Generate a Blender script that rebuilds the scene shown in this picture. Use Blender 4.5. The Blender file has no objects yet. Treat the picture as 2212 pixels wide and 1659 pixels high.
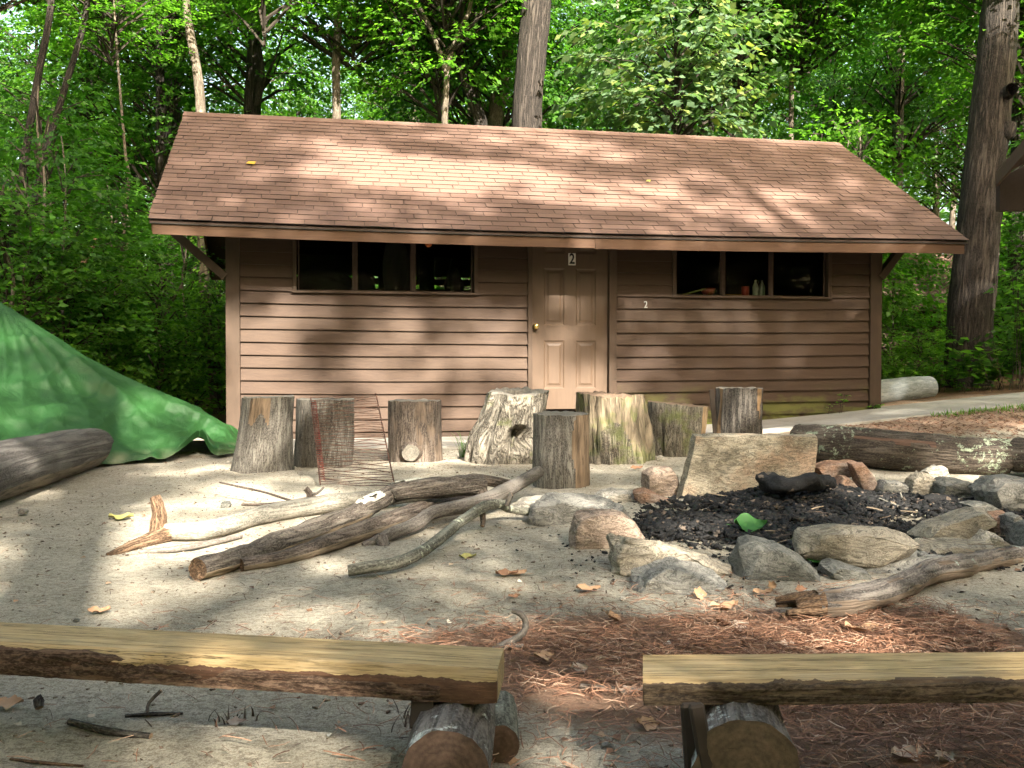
import bpy, bmesh, math, random
import numpy as np
from mathutils import Vector, Matrix, noise as mnoise

# ------------------------------------------------------------------ camera, sky, sun, exposure
scene = bpy.context.scene
EYE = 0.9
PITCH, ROLL = 0.0245, 0.001
FD = 2450 / 1.1302                       # focal length in survey units (picture 2212 units wide)
SUN_EL = math.radians(33.0)
SUN_AZ = math.radians(160.5)             # clockwise from +Y
cam_d = bpy.data.cameras.new('camera'); cam = bpy.data.objects.new('camera', cam_d)
scene.collection.objects.link(cam); scene.camera = cam
cam_d.sensor_width = 36.0; cam_d.lens = 2450 / 2500 * 36.0
cam_d.clip_start = 0.05; cam_d.clip_end = 900.0
_fw = Vector((0, math.cos(PITCH), -math.sin(PITCH))); _up = Vector((0, math.sin(PITCH), math.cos(PITCH)))
_rt = Vector((1, 0, 0)); _c, _s = math.cos(ROLL), math.sin(ROLL)
RT = _rt * _c + _up * _s; UP = -_rt * _s + _up * _c; FW = _fw
cam.matrix_world = Matrix(((RT.x, UP.x, -FW.x, 0), (RT.y, UP.y, -FW.y, 0), (RT.z, UP.z, -FW.z, EYE), (0, 0, 0, 1)))

world = bpy.data.worlds.new('World'); scene.world = world; world.use_nodes = True
wn = world.node_tree.nodes; wl = world.node_tree.links
bg = wn['Background']; bg.inputs['Strength'].default_value = 0.11
sky = wn.new('ShaderNodeTexSky'); sky.sky_type = 'NISHITA'; sky.sun_disc = False
sky.sun_elevation = SUN_EL; sky.sun_rotation = SUN_AZ; sky.air_density = 1.0; sky.dust_density = 4.0; sky.ozone_density = 1.0
wmx = wn.new('ShaderNodeMix'); wmx.data_type = 'RGBA'; wmx.blend_type = 'MULTIPLY'; wmx.inputs[0].default_value = 1.0
wmx.inputs[7].default_value = (1.0, .88, .70, 1); wl.new(sky.outputs[0], wmx.inputs[6]); wl.new(wmx.outputs[2], bg.inputs['Color'])

SUN = Vector((math.cos(SUN_EL) * math.sin(SUN_AZ), math.cos(SUN_EL) * math.cos(SUN_AZ), math.sin(SUN_EL)))
sun_d = bpy.data.lights.new('sun', 'SUN'); sun_d.energy = 5.0; sun_d.angle = math.radians(0.55); sun_d.color = (1.0, 0.93, 0.82)
sun = bpy.data.objects.new('sun', sun_d); scene.collection.objects.link(sun)
sun.rotation_euler = SUN.to_track_quat('Z', 'Y').to_euler(); sun.location = SUN * 60
scene.view_settings.view_transform = 'Standard'; scene.view_settings.look = 'None'
scene.view_settings.exposure = 2.62; scene.view_settings.gamma = 1.0; scene.view_settings.use_curve_mapping = False
scene.render.engine = 'CYCLES'
scene.cycles.use_denoising = True
scene.cycles.max_bounces = 6; scene.cycles.diffuse_bounces = 3; scene.cycles.transmission_bounces = 3
scene.cycles.transparent_max_bounces = 8
scene.cycles.use_adaptive_sampling = True; scene.cycles.adaptive_threshold = 0.03

# ------------------------------------------------------------------ cabin frame and terrain
YAW = 0.196; X0, Y0 = -3.09, 10.85; W = 7.765; DEPTH = 4.5
CU, SU = math.cos(YAW), math.sin(YAW)
def loc2w(u, v, z=0): return Vector((X0 + u * CU - v * SU, Y0 + u * SU + v * CU, z))
def w2loc(x, y): return ((x - X0) * CU + (y - Y0) * SU, -(x - X0) * SU + (y - Y0) * CU)
def smooth(a, b, x):
    t = np.clip((x - a) / (b - a), 0, 1); return t * t * (3 - 2 * t)
def rise(u):
    u = np.asarray(u, float)
    k = np.clip(u - 2, 0, None); q = .0085 * np.minimum(k, 5.7) ** 2
    return q + np.clip(k - 5.7, 0, 8) * .085
def height(x, y):
    x = np.asarray(x, float); y = np.asarray(y, float)
    u = (x - X0) * CU + (y - Y0) * SU; v = -(x - X0) * SU + (y - Y0) * CU
    h = rise(u) * smooth(-4.6, -1.1, v)
    h = h + .012 * np.sin(x * 1.7 + .6) * np.sin(y * 1.3 + 1.1) * smooth(1, 3, y) * (1 - smooth(9, 10.5, y))
    h = h + .06 * np.exp(-(((x - 2.1) / .7) ** 2 + ((y - 5.95) / .45) ** 2))     # heap of charcoal
    h = h - .035 * np.exp(-(((x - 1.5) / .6) ** 2 + ((y - 5.0) / .5) ** 2))
    h = h - .07 * smooth(0, 1, np.exp(-(((x - .62) / .10) ** 2 + ((y - 3.02) / .13) ** 2)) - .25)
    return h
def H(x, y): return float(height(x, y))
def ray(a, b):
    return FW + RT * ((a - 1106.0) / FD) - UP * ((b - 829.5) / FD)
def at(a, b, Y):                       # surveyed point at a known distance Y
    d = ray(a, b); t = Y / d.y
    return Vector((0, 0, EYE)) + d * t
def site(a, b, lift=0.0):              # surveyed point on the ground
    d = ray(a, b); z = 0.0
    for _ in range(8):
        t = (z + lift - EYE) / d.z; p = Vector((0, 0, EYE)) + d * t; z = H(p.x, p.y)
    return p

# ------------------------------------------------------------------ object helpers
COL = scene.collection
def link(name, me, mat=None, parent=None, loc=None):
    o = bpy.data.objects.new(name, me); COL.objects.link(o)
    if me is not None and mat is not None and not me.materials:
        for m in (mat if isinstance(mat, (list, tuple)) else [mat]): me.materials.append(m)
    if parent is not None: o.parent = parent
    if loc is not None: o.location = loc
    return o
def tag(o, label=None, cat=None, group=None, kind=None):
    if label: o['label'] = label
    if cat: o['category'] = cat
    if group: o['group'] = group
    if kind: o['kind'] = kind
    return o
def thing(name, label, cat, loc=(0, 0, 0), rz=0, group=None):
    o = bpy.data.objects.new(name, None); COL.objects.link(o); o.location = loc; o.rotation_euler = (0, 0, rz)
    o.empty_display_size = .1
    return tag(o, label, cat, group)
def mesh_np(name, V, F, smooth_=False, attrs=None):
    V = np.asarray(V, np.float32); F = np.asarray(F, np.int32)
    me = bpy.data.meshes.new(name); k = F.shape[1]
    me.vertices.add(len(V)); me.vertices.foreach_set('co', V.ravel())
    me.loops.add(F.size); me.loops.foreach_set('vertex_index', F.ravel())
    me.polygons.add(len(F)); me.polygons.foreach_set('loop_start', np.arange(0, F.size, k, dtype=np.int32))
    me.polygons.foreach_set('loop_total', np.full(len(F), k, np.int32))
    if smooth_: me.polygons.foreach_set('use_smooth', np.ones(len(F), bool))
    for n, (typ, dat) in (attrs or {}).items():
        a = me.attributes.new(n, typ, 'POINT')
        a.data.foreach_set('vector' if typ == 'FLOAT_VECTOR' else 'value', np.asarray(dat, np.float32).ravel())
    me.update(); me.validate(); return me
class MB:                              # collects boxes etc. into one mesh
    def __init__(s): s.V = []; s.F = []; s.M = []
    def add(s, V, F, m=0):
        b = len(s.V); s.V += [tuple(v) for v in V]; s.F += [tuple(i + b for i in f) for f in F]; s.M += [m] * len(F); return s
    def box(s, x0, x1, y0, y1, z0, z1, m=0):
        V = [(x, y, z) for z in (z0, z1) for y in (y0, y1) for x in (x0, x1)]
        return s.add(V, [(0, 2, 3, 1), (4, 5, 7, 6), (0, 1, 5, 4), (2, 6, 7, 3), (0, 4, 6, 2), (1, 3, 7, 5)], m)
    def mesh(s, name, bevel=0.0, smooth_=False):
        me = bpy.data.meshes.new(name); me.from_pydata(s.V, [], s.F); me.update()
        me.polygons.foreach_set('material_index', s.M)
        if bevel > 0:
            bm = bmesh.new(); bm.from_mesh(me)
            bmesh.ops.bevel(bm, geom=bm.edges[:], offset=bevel, segments=1, affect='EDGES'); bm.to_mesh(me); bm.free()
        if smooth_: me.polygons.foreach_set('use_smooth', [True] * len(me.polygons))
        return me
def bar(p, q, w, t, upv=Vector((0, 0, 1))):       # rectangular bar from p to q, returns V,F
    p = Vector(p); q = Vector(q); d = (q - p).normalized(); s = d.cross(upv).normalized() * w / 2; n = s.cross(d).normalized() * t / 2
    V = [p - s - n, p + s - n, p + s + n, p - s + n, q - s - n, q + s - n, q + s + n, q - s + n]
    return V, [(0, 3, 2, 1), (4, 5, 6, 7), (0, 1, 5, 4), (1, 2, 6, 5), (2, 3, 7, 6), (3, 0, 4, 7)]

# ------------------------------------------------------------------ material helpers
class NT:
    def __init__(s, name):
        s.m = bpy.data.materials.new(name); s.m.use_nodes = True; s.t = s.m.node_tree; s.n = s.t.nodes
        s.b = s.n['Principled BSDF']; s.out = s.n['Material Output']
        s.b.inputs['Specular IOR Level'].default_value = .25; s.b.inputs['Roughness'].default_value = .85
    def L(s, a, b): s.t.links.new(a, b)
    def coord(s, kind='Object', scale=(1, 1, 1), rot=(0, 0, 0), attr=None):
        if attr: c = s.n.new('ShaderNodeAttribute'); c.attribute_name = attr; o = c.outputs['Vector']
        elif kind == 'Position': c = s.n.new('ShaderNodeNewGeometry'); o = c.outputs['Position']
        else: c = s.n.new('ShaderNodeTexCoord'); o = c.outputs[kind]
        mp = s.n.new('ShaderNodeMapping'); mp.inputs['Scale'].default_value = scale; mp.inputs['Rotation'].default_value = rot
        s.L(o, mp.inputs[0]); return mp.outputs[0]
    def fac(s, name):
        c = s.n.new('ShaderNodeAttribute'); c.attribute_name = name; return c.outputs['Fac']
    def noise(s, co, scale, detail=5, rough=.6, dist=0.0):
        x = s.n.new('ShaderNodeTexNoise'); x.inputs['Scale'].default_value = scale; x.inputs['Detail'].default_value = detail
        x.inputs['Roughness'].default_value = rough; x.inputs['Distortion'].default_value = dist; s.L(co, x.inputs['Vector']); return x.outputs['Fac']
    def voro(s, co, scale, feat='F1', out='Distance', rnd=1.0):
        x = s.n.new('ShaderNodeTexVoronoi'); x.feature = feat; x.inputs['Scale'].default_value = scale
        x.inputs['Randomness'].default_value = rnd; s.L(co, x.inputs['Vector']); return x.outputs[out]
    def ramp(s, f, stops, interp='LINEAR'):
        r = s.n.new('ShaderNodeValToRGB'); e = r.color_ramp.elements; r.color_ramp.interpolation = interp
        while len(e) < len(stops): e.new(.5)
        for k, (p, c) in zip(e, stops):
            k.position = p; k.color = (c, c, c, 1) if not isinstance(c, tuple) else (*c, 1)
        s.L(f, r.inputs[0]); return r.outputs[0]
    def mix(s, f, a, b, mode='MIX'):
        x = s.n.new('ShaderNodeMix'); x.data_type = 'RGBA'; x.blend_type = mode
        for v, i in ((f, 0), (a, 6), (b, 7)):
            if isinstance(v, (int, float)): x.inputs[i].default_value = v if i == 0 else (v, v, v, 1)
            elif isinstance(v, tuple): x.inputs[i].default_value = (*v, 1)
            else: s.L(v, x.inputs[i])
        return x.outputs[2]
    def math(s, op, a, b=0.0, c=None):
        x = s.n.new('ShaderNodeMath'); x.operation = op
        for i, v in enumerate((a, b) if c is None else (a, b, c)):
            if isinstance(v, (int, float)): x.inputs[i].default_value = v
            else: s.L(v, x.inputs[i])
        return x.outputs[0]
    def sep(s, co):
        x = s.n.new('ShaderNodeSeparateXYZ'); s.L(co, x.inputs[0]); return x.outputs
    def rnd(s):
        return s.n.new('ShaderNodeObjectInfo').outputs['Random']
    def bump(s, h, strength=.5, dist=.01, prev=None):
        x = s.n.new('ShaderNodeBump'); x.inputs['Strength'].default_value = strength; x.inputs['Distance'].default_value = dist
        s.L(h, x.inputs['Height'])
        if prev is not None: s.L(prev, x.inputs['Normal'])
        return x.outputs[0]
    def fin(s, col=None, nrm=None, rough=None):
        if col is not None:
            if isinstance(col, tuple): s.b.inputs['Base Color'].default_value = (*col, 1)
            else: s.L(col, s.b.inputs['Base Color'])
        if nrm is not None: s.L(nrm, s.b.inputs['Normal'])
        if rough is not None:
            if isinstance(rough, (int, float)): s.b.inputs['Roughness'].default_value = rough
            else: s.L(rough, s.b.inputs['Roughness'])
        return s.m

def paint_mat(name, c1, c2, axis=(1, 6, 30), wear=.25):
    k = NT(name); co = k.coord('Object', axis)
    g = k.noise(co, 3.0, 8, .65); big = k.noise(k.coord('Object'), 2.2, 4)
    r = k.rnd()
    col = k.mix(k.ramp(g, [(.35, 0.0), (.7, 1.0)]), c1, c2)
    col = k.mix(k.ramp(big, [(.4, 0.0), (.65, wear)]), col, tuple(x * .72 + .012 for x in c1))
    col = k.mix(k.math('MULTIPLY', r, .22), col, tuple(x * .6 for x in c1))
    return k.fin(col, k.bump(g, .35, .004), .72)
def siding_mat():
    k = NT('painted_siding'); co = k.coord('Position', (1.2, 8, 22))
    g = k.noise(co, 2.4, 9, .68, .4); big = k.noise(k.coord('Position'), 1.6, 5); r = k.rnd()
    fine = k.noise(k.coord('Position', (3, 10, 70)), 3, 6, .7)
    col = k.mix(k.ramp(g, [(.3, 0.0), (.75, 1.0)]), (.043, .026, .0165), (.072, .046, .029))
    col = k.mix(k.ramp(big, [(.42, 0.0), (.7, .45)]), col, (.052, .034, .025))
    col = k.mix(k.math('MULTIPLY', r, .28), col, (.058, .032, .021))
    # algae at the foot of the right-hand boards
    z = k.sep(k.coord('Object'))
    p = k.sep(k.coord('Position'))
    gn = k.noise(k.coord('Position', (1.2, 1, 3)), 1.7, 4)
    xm = k.math('MULTIPLY', k.math('GREATER_THAN', p[0], .9), k.ramp(p[2], [(.10, 1.0), (.62, 0.0)]))
    am = k.math('MULTIPLY', xm, k.ramp(gn, [(.50, 0.0), (.62, .75)]))
    col = k.mix(am, col, (.17, .20, .035))
    kn = k.voro(k.coord('Position', (1, 1, 3)), 2.6)
    col = k.mix(k.ramp(kn, [(.02, .6), (.05, 0.0)]), col, (.07, .035, .025))
    return k.fin(col, k.bump(fine, .5, .004, k.bump(g, .4, .006)), .7)
def shingle_mat():
    k = NT('asphalt_shingle'); co = k.coord('Position'); r = k.rnd()
    gr = k.noise(co, 260, 2, .8); big = k.noise(co, 1.1, 4); v = k.noise(co, 9, 3)
    r2 = k.math('FRACT', k.math('MULTIPLY', k.voro(k.coord('Position', (1.1, 1.1, 8)), 3.2, 'F1', 'Color'), 1.0))
    col = k.mix(r, (.120, .077, .056), (.202, .133, .099))
    col = k.mix(k.math('MULTIPLY', r2, .4), col, (.18, .112, .09))
    col = k.mix(k.ramp(gr, [(.35, .0), (.65, .7)]), col, (.10, .055, .042))
    col = k.mix(k.ramp(big, [(.5, 0.0), (.75, .4)]), col, (.13, .085, .072))
    return k.fin(col, k.bump(gr, .6, .003), .92)
def bark_mat(name, c_dark, c_mid, c_light, ridge=26, lichen=None, lich_amt=.0, moss=0.0, stretch=.16, bump=.9, dist=.012, patch=None, bare=None):
    k = NT(name); co = k.coord(attr='bark', scale=(1, 1, stretch))
    n1 = k.noise(co, ridge, 8, .62, .8); v = k.math('ABSOLUTE', k.math('SUBTRACT', k.noise(k.coord(attr='bark', scale=(1, 1, stretch * .6)), ridge * .75, 4, .55, 1.5), .5))
    big = k.noise(k.coord(attr='bark'), 3.2, 5)
    fine = k.noise(k.coord(attr='bark', scale=(1, 1, .5)), 140, 4, .7)
    f = k.math('ADD', k.math('MULTIPLY', n1, .65), k.math('MULTIPLY', k.ramp(v, [(0, 0.0), (.10, 1.0)]), .35))
    col = k.ramp(f, [(.32, c_dark), (.55, c_mid), (.80, c_light)])
    col = k.mix(k.ramp(big, [(.38, .45), (.6, 0.0)]), col, c_dark)
    col = k.mix(k.ramp(fine, [(.45, 0.0), (.7, .7)]), col, c_light)
    col = k.mix(k.ramp(fine, [(.3, .6), (.45, 0.0)]), col, c_dark)
    if patch:
        pn = k.noise(k.coord(attr='bark', scale=(1, 1, .35)), 5.5, 4)
        col = k.mix(k.ramp(pn, [(.57, 0.0), (.62, .9)]), col, k.ramp(n1, [(.35, tuple(x * .35 for x in patch)), (.6, patch)]))
    if bare:
        bn = k.noise(k.coord(attr='bark', scale=(1, 1, .10)), 34, 7, .7, .6)
        bc = k.ramp(bn, [(.34, tuple(x * .18 for x in bare)), (.5, tuple(x * .7 for x in bare)), (.68, bare), (.8, tuple(min(.8, x * 1.35) for x in bare))])
        bm_ = k.math('ADD', k.fac('bare'), k.math('MULTIPLY', k.math('SUBTRACT', big, .5), .5))
        col = k.mix(k.ramp(bm_, [(.44, 0.0), (.54, 1.0)]), col, bc)
    if lichen:
        ln = k.noise(k.coord(attr='bark'), 20, 9, .78); ln2 = k.noise(k.coord(attr='bark'), 2.2, 3)
        m = k.math('ADD', ln, k.math('MULTIPLY', k.math('SUBTRACT', ln2, .5), .55))
        col = k.mix(k.ramp(m, [(.62 - lich_amt, 0.0), (.66 - lich_amt, .92)]), col, k.mix(k.ramp(fine, [(.4, 0.0), (.6, 1.0)]), lichen, tuple(x * .6 for x in lichen)))
    if moss:
        mn = k.noise(k.coord(attr='bark'), 5, 6, .65)
        col = k.mix(k.ramp(mn, [(.58 - moss, 0.0), (.7 - moss, .6)]), col, (.13, .15, .045))
    return k.fin(col, k.bump(fine, .4, .004, k.bump(f, bump, dist)), .9)
def cut_mat(name, c1, c2, ring=70):
    k = NT(name); co = k.coord(attr='bark'); an = k.sep(co); rad_ = k.noise(k.coord(attr='bark', scale=(6, 1, 1)), 9, 5, .7)
    x = k.n.new('ShaderNodeTexWave'); x.wave_type = 'RINGS'; x.rings_direction = 'Z'; x.inputs['Scale'].default_value = ring * .28
    x.inputs['Distortion'].default_value = 2.5; x.inputs['Detail'].default_value = 4; x.inputs['Detail Scale'].default_value = 2
    k.L(co, x.inputs[0])
    n = k.noise(co, 40, 6, .7); big = k.noise(co, 7, 4)
    col = k.mix(k.math('ADD', k.math('MULTIPLY', x.outputs['Fac'], .4), k.math('MULTIPLY', rad_, .6)), c1, c2); col = k.mix(k.ramp(rad_, [(.34, .8), (.40, 0.0)]), col, tuple(v * .4 for v in c1))
    col = k.mix(k.ramp(n, [(.4, .55), (.6, 0.0)]), col, tuple(v * .35 for v in c1))
    col = k.mix(k.ramp(big, [(.45, 0.0), (.7, .5)]), col, tuple(v * .55 for v in c1))
    return k.fin(col, k.bump(n, .6, .004), .88)
def stone_mat(name, a, b, c, band=5.0, dark=.35, accent=None):
    a, b, c = [tuple(min(.7, x * 1.05 * w) for x, w in zip(q, (1.06, 1.0, .90))) for q in (a, b, c)]
    k = NT(name); rot = (.5, .35, .2)
    co = k.coord('Object', (1, 1, 1.7), rot); cb = k.coord('Object')
    n = k.noise(co, band * 1.6, 9, .66, .9); g = k.noise(cb, 160, 4, .75); m = k.noise(cb, 4.2, 5, .6)
    s = k.noise(k.coord('Object', (1, 1, 3.5), rot), 7, 9, .72, 1.6)
    cr = k.ramp(s, [(.465, 0.0), (.49, 1.0), (.51, 1.0), (.535, 0.0)])
    col = k.ramp(n, [(.3, a), (.52, b), (.75, c)])
    if accent: col = k.mix(k.ramp(m, [(.48, 0.0), (.64, .85)]), col, accent)
    col = k.mix(k.ramp(m, [(.34, .5), (.48, 0.0)]), col, tuple(x * .45 for x in a))
    col = k.mix(k.ramp(g, [(.35, .75), (.5, 0.0)]), col, tuple(x * dark for x in b))
    col = k.mix(k.ramp(g, [(.6, 0.0), (.72, .55)]), col, tuple(min(.75, x * 1.7) for x in c))
    col = k.mix(k.math('MULTIPLY', cr, .75), col, tuple(x * .3 for x in a))
    nb = k.bump(g, .35, .004, k.bump(s, .8, .016, k.bump(n, .5, .03)))
    return k.fin(col, nb, .82)
def leaf_mat(name, dark, mid, light, trans=.45, hue=.0):
    k = NT(name); t = k.fac('tone'); r = k.rnd()
    col = k.ramp(t, [(0.0, dark), (.55, mid), (1.0, light)])
    col = k.mix(k.math('MULTIPLY', r, .35), col, tuple(x * .55 for x in mid))
    k.fin(col, None, .45); k.b.inputs['Specular IOR Level'].default_value = .35
    tr = k.n.new('ShaderNodeBsdfTranslucent'); hs = k.mix(.65, col, (1.0, 1.25, .30), 'MULTIPLY')
    br = k.n.new('ShaderNodeVectorMath'); br.operation = 'SCALE'; br.inputs['Scale'].default_value = 2.2; k.L(hs, br.inputs[0])
    k.L(br.outputs[0], tr.inputs['Color'])
    mx = k.n.new('ShaderNodeMixShader'); mx.inputs[0].default_value = trans
    k.L(k.b.outputs[0], mx.inputs[1]); k.L(tr.outputs[0], mx.inputs[2]); k.L(mx.outputs[0], k.out.inputs['Surface'])
    return k.m
def plain(name, c, rough=.8, metal=0.0, spec=.25):
    k = NT(name); n = k.noise(k.coord('Object'), 30, 4, .6)
    col = k.mix(k.ramp(n, [(.35, .35), (.6, 0.0)]), c, tuple(x * .55 for x in c))
    k.b.inputs['Metallic'].default_value = metal; k.b.inputs['Specular IOR Level'].default_value = spec
    return k.fin(col, None, rough)

M = {}
M['siding'] = siding_mat()
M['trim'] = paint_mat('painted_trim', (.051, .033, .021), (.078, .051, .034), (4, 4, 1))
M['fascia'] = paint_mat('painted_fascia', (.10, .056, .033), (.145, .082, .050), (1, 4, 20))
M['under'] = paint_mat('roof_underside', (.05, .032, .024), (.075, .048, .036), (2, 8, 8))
M['door'] = paint_mat('painted_door', (.086, .056, .036), (.102, .067, .044), (8, 4, 1), .15)
M['door'].node_tree.nodes['Principled BSDF'].inputs['Roughness'].default_value = .5
M['shingle'] = shingle_mat()
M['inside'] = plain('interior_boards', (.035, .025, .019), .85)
M['asphalt_edge'] = plain('asphalt_edge', (.018, .014, .012), .95)
M['metal_black'] = plain('drip_edge_metal', (.05, .045, .04), .5, .3)
M['brass'] = plain('brass', (.72, .52, .20), .28, .9)
M['white'] = plain('white_plastic', (.72, .70, .62), .5)
M['black'] = plain('black_paint', (.012, .012, .012), .5)
M['silver'] = plain('zinc_metal', (.45, .45, .44), .45, .6)
def glass_mat():
    k = NT('window_glass'); tr = k.n.new('ShaderNodeBsdfTransparent'); tr.inputs[0].default_value = (.86, .88, .84, 1)
    gl = k.n.new('ShaderNodeBsdfGlossy'); gl.inputs['Roughness'].default_value = .03; gl.inputs['Color'].default_value = (.8, .85, .8, 1)
    fr = k.n.new('ShaderNodeFresnel'); fr.inputs[0].default_value = 1.35
    fm = k.math('MULTIPLY', fr.outputs[0], .18); mx = k.n.new('ShaderNodeMixShader'); k.L(fm, mx.inputs[0]); k.L(tr.outputs[0], mx.inputs[1]); k.L(gl.outputs[0], mx.inputs[2])
    k.L(mx.outputs[0], k.out.inputs['Surface']); return k.m
M['glass'] = glass_mat()
# ------------------------------------------------------------------ ground, path
rng = np.random.default_rng(11)
def vnoise(P, s, seed=0.0):            # cheap fractal noise on an (n,2|3) array, 0..1
    P = np.asarray(P, float); out = np.zeros(len(P)); amp = 1; tot = 0
    if P.shape[1] == 2: P = np.c_[P, np.full(len(P), seed)]
    for o in range(4):
        Q = P * s * 2 ** o + 13.7 * (o + 1) + seed; I = np.floor(Q).astype(np.int64); Fr = Q - I; Fr = Fr * Fr * (3 - 2 * Fr)
        def hsh(i, j, k):
            n = (i * 374761393 + j * 668265263 + k * 2147483647 + int(seed * 1013)) & 0xffffffff
            n = ((n ^ (n >> 13)) * 1274126177) & 0xffffffff; return ((n ^ (n >> 16)) & 0xffff) / 65535.0
        a = 0
        for dx in (0, 1):
            for dy in (0, 1):
                for dz in (0, 1):
                    w = (Fr[:, 0] if dx else 1 - Fr[:, 0]) * (Fr[:, 1] if dy else 1 - Fr[:, 1]) * (Fr[:, 2] if dz else 1 - Fr[:, 2])
                    a = a + w * hsh(I[:, 0] + dx, I[:, 1] + dy, I[:, 2] + dz)
        out += a * amp; tot += amp; amp *= .5
    return out / tot
def graded(lo, hi, step, far, g=1.22):
    c = list(np.arange(lo, hi + 1e-6, step)); a = c[0]; s = step; L = []
    while a > -far: s *= g; a -= s; L.append(a)
    b = c[-1]; s = step; R_ = []
    while b < far: s *= g; b += s; R_.append(b)
    return np.array(L[::-1] + c + R_)
gx = graded(-4.8, 5.4, .032, 320); gy = graded(1.4, 12.2, .032, 320)
GX, GY = np.meshgrid(gx, gy); xy = np.c_[GX.ravel(), GY.ravel()]
gz = height(xy[:, 0], xy[:, 1])
near = ((np.abs(xy[:, 0]) < 7) & (xy[:, 1] > 0) & (xy[:, 1] < 14))
gz[near] += (vnoise(xy[near], 3.2, 2) - .5) * .035 + (vnoise(xy[near], 14, 5) - .5) * .012
gu, gv = w2loc(xy[:, 0], xy[:, 1])
forest = np.clip(smooth(-3.6, -6.0, xy[:, 0]) * smooth(4, 9, xy[:, 1]) + smooth(11.6, 13.5, xy[:, 1] - .12 * xy[:, 0]) + smooth(6.2, 7.5, xy[:, 0]) + smooth(-.2, -2, xy[:, 1]) * .5, 0, 1)
nz = vnoise(xy, .9, 7)
ned = np.exp(-(((xy[:, 0] - 1.15) / 1.35) ** 2 + ((xy[:, 1] - 2.95) / .72) ** 2)) * 1.25
ned += .75 * np.exp(-(((xy[:, 0] - .7) / 1.0) ** 2 + ((xy[:, 1] - 3.1) / .45) ** 2))
ned += .6 * np.exp(-(((xy[:, 0] - 2.2) / 1.3) ** 2 + ((xy[:, 1] - 2.0) / .6) ** 2)) + .25 * np.exp(-(((xy[:, 0] + 1.4) / 1.4) ** 2 + ((xy[:, 1] - 2.2) / .3) ** 2))
nz2 = vnoise(xy, 2.6, 17); ned = ned * (1 - .8 * smooth(1.4, 1.9, xy[:, 0]) * smooth(2.3, 2.6, xy[:, 1])); ned = np.clip(ned * (.2 + 1.0 * nz + .9 * nz2) - .44, 0, 1)
def in_pit(x, y, k=1.0):
    return ((x - 1.95) / (1.35 * k)) ** 2 + ((y - 5.5) / (1.15 * k)) ** 2
char = np.clip(1.5 * (1 - in_pit(xy[:, 0], xy[:, 1])), 0, 1) * smooth(.3, .62, vnoise(xy, 2.2, 3))
char += .35 * np.exp(-(((xy[:, 0] - .75) / .5) ** 2 + ((xy[:, 1] - 4.35) / .4) ** 2))
mul = smooth(1.0, 2.6, gu - 4.2) * smooth(-3.0, -1.5, gv) * (1 - forest)
idx = np.arange(len(xy)).reshape(GX.shape)
F = np.stack([idx[:-1, :-1], idx[:-1, 1:], idx[1:, 1:], idx[1:, :-1]], -1).reshape(-1, 4)
k = NT('sandy_ground'); pos = k.coord('Position')
n1 = k.noise(pos, 1.4, 6, .6); n2 = k.noise(pos, 9, 7, .65); g = k.noise(pos, 170, 4, .85); sp = k.noise(pos, 46, 6, .82); sp2 = k.noise(k.coord('Position', (1, 2.2, 1)), 21, 7, .78)
col = k.ramp(n2, [(.3, (.48, .425, .325)), (.55, (.64, .58, .455)), (.8, (.74, .68, .55))])
col = k.mix(k.ramp(n1, [(.36, .5), (.56, 0.0)]), col, (.36, .31, .22))
col = k.mix(k.ramp(sp, [(.50, 0.0), (.56, .7)]), col, (.28, .23, .17)); col = k.mix(k.ramp(sp, [(.62, 0.0), (.66, .85)]), col, (.08, .06, .045))
col = k.mix(k.ramp(sp2, [(.54, 0.0), (.60, .7)]), col, (.20, .155, .11))
col = k.mix(k.ramp(g, [(.38, .75), (.49, 0.0)]), col, (.22, .18, .13))
col = k.mix(k.ramp(g, [(.53, 0.0), (.62, .6)]), col, (.78, .73, .60))
nd = k.fac('needle'); nn = k.noise(k.coord('Position', (1, 3, 1), (0, 0, .5)), 38, 8, .8, 1.5)
nm = k.ramp(k.math('ADD', nd, k.math('MULTIPLY', k.math('SUBTRACT', nn, .5), .9)), [(.22, 0.0), (.42, .9)])
col = k.mix(nm, col, k.ramp(nn, [(.3, (.10, .055, .035)), (.5, (.26, .135, .08)), (.7, (.42, .27, .17))]))
ch = k.fac('char'); cm = k.ramp(k.math('ADD', ch, k.math('MULTIPLY', k.math('SUBTRACT', sp, .5), .8)), [(.15, 0.0), (.55, .93)])
col = k.mix(cm, col, (.026, .024, .024))
mf = k.fac('mulch'); mm = k.voro(k.coord('Position', (1, 1.6, 1)), 42, 'F1', 'Color'); msep = k.math('FRACT', mm)
mcol = k.mix(msep, (.34, .20, .13), (.52, .38, .27))
mcol = k.mix(k.ramp(sp, [(.5, 0.0), (.6, .7)]), mcol, (.14, .08, .05))
col = k.mix(k.ramp(k.math('ADD', mf, k.math('SUBTRACT', n2, .5)), [(.3, 0.0), (.55, .95)]), col, mcol)
ff = k.fac('forest'); fcol = k.mix(k.ramp(sp2, [(.4, 0.0), (.6, 1.0)]), (.10, .055, .03), (.21, .13, .07))
col = k.mix(k.ramp(ff, [(.35, 0.0), (.65, 1.0)]), col, fcol)
hb = k.math('ADD', k.math('MULTIPLY', n2, .5), k.math('ADD', k.math('MULTIPLY', sp, .3), k.math('MULTIPLY', nn, .35)))
ground_m = k.fin(col, k.bump(g, .6, .006, k.bump(hb, 1.0, .05)), .95)
me = mesh_np('ground', np.c_[xy, gz], F, True, {'needle': ('FLOAT', ned), 'char': ('FLOAT', char), 'mulch': ('FLOAT', mul), 'forest': ('FLOAT', forest)})
ground = tag(link('ground', me, ground_m), kind='structure')

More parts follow.
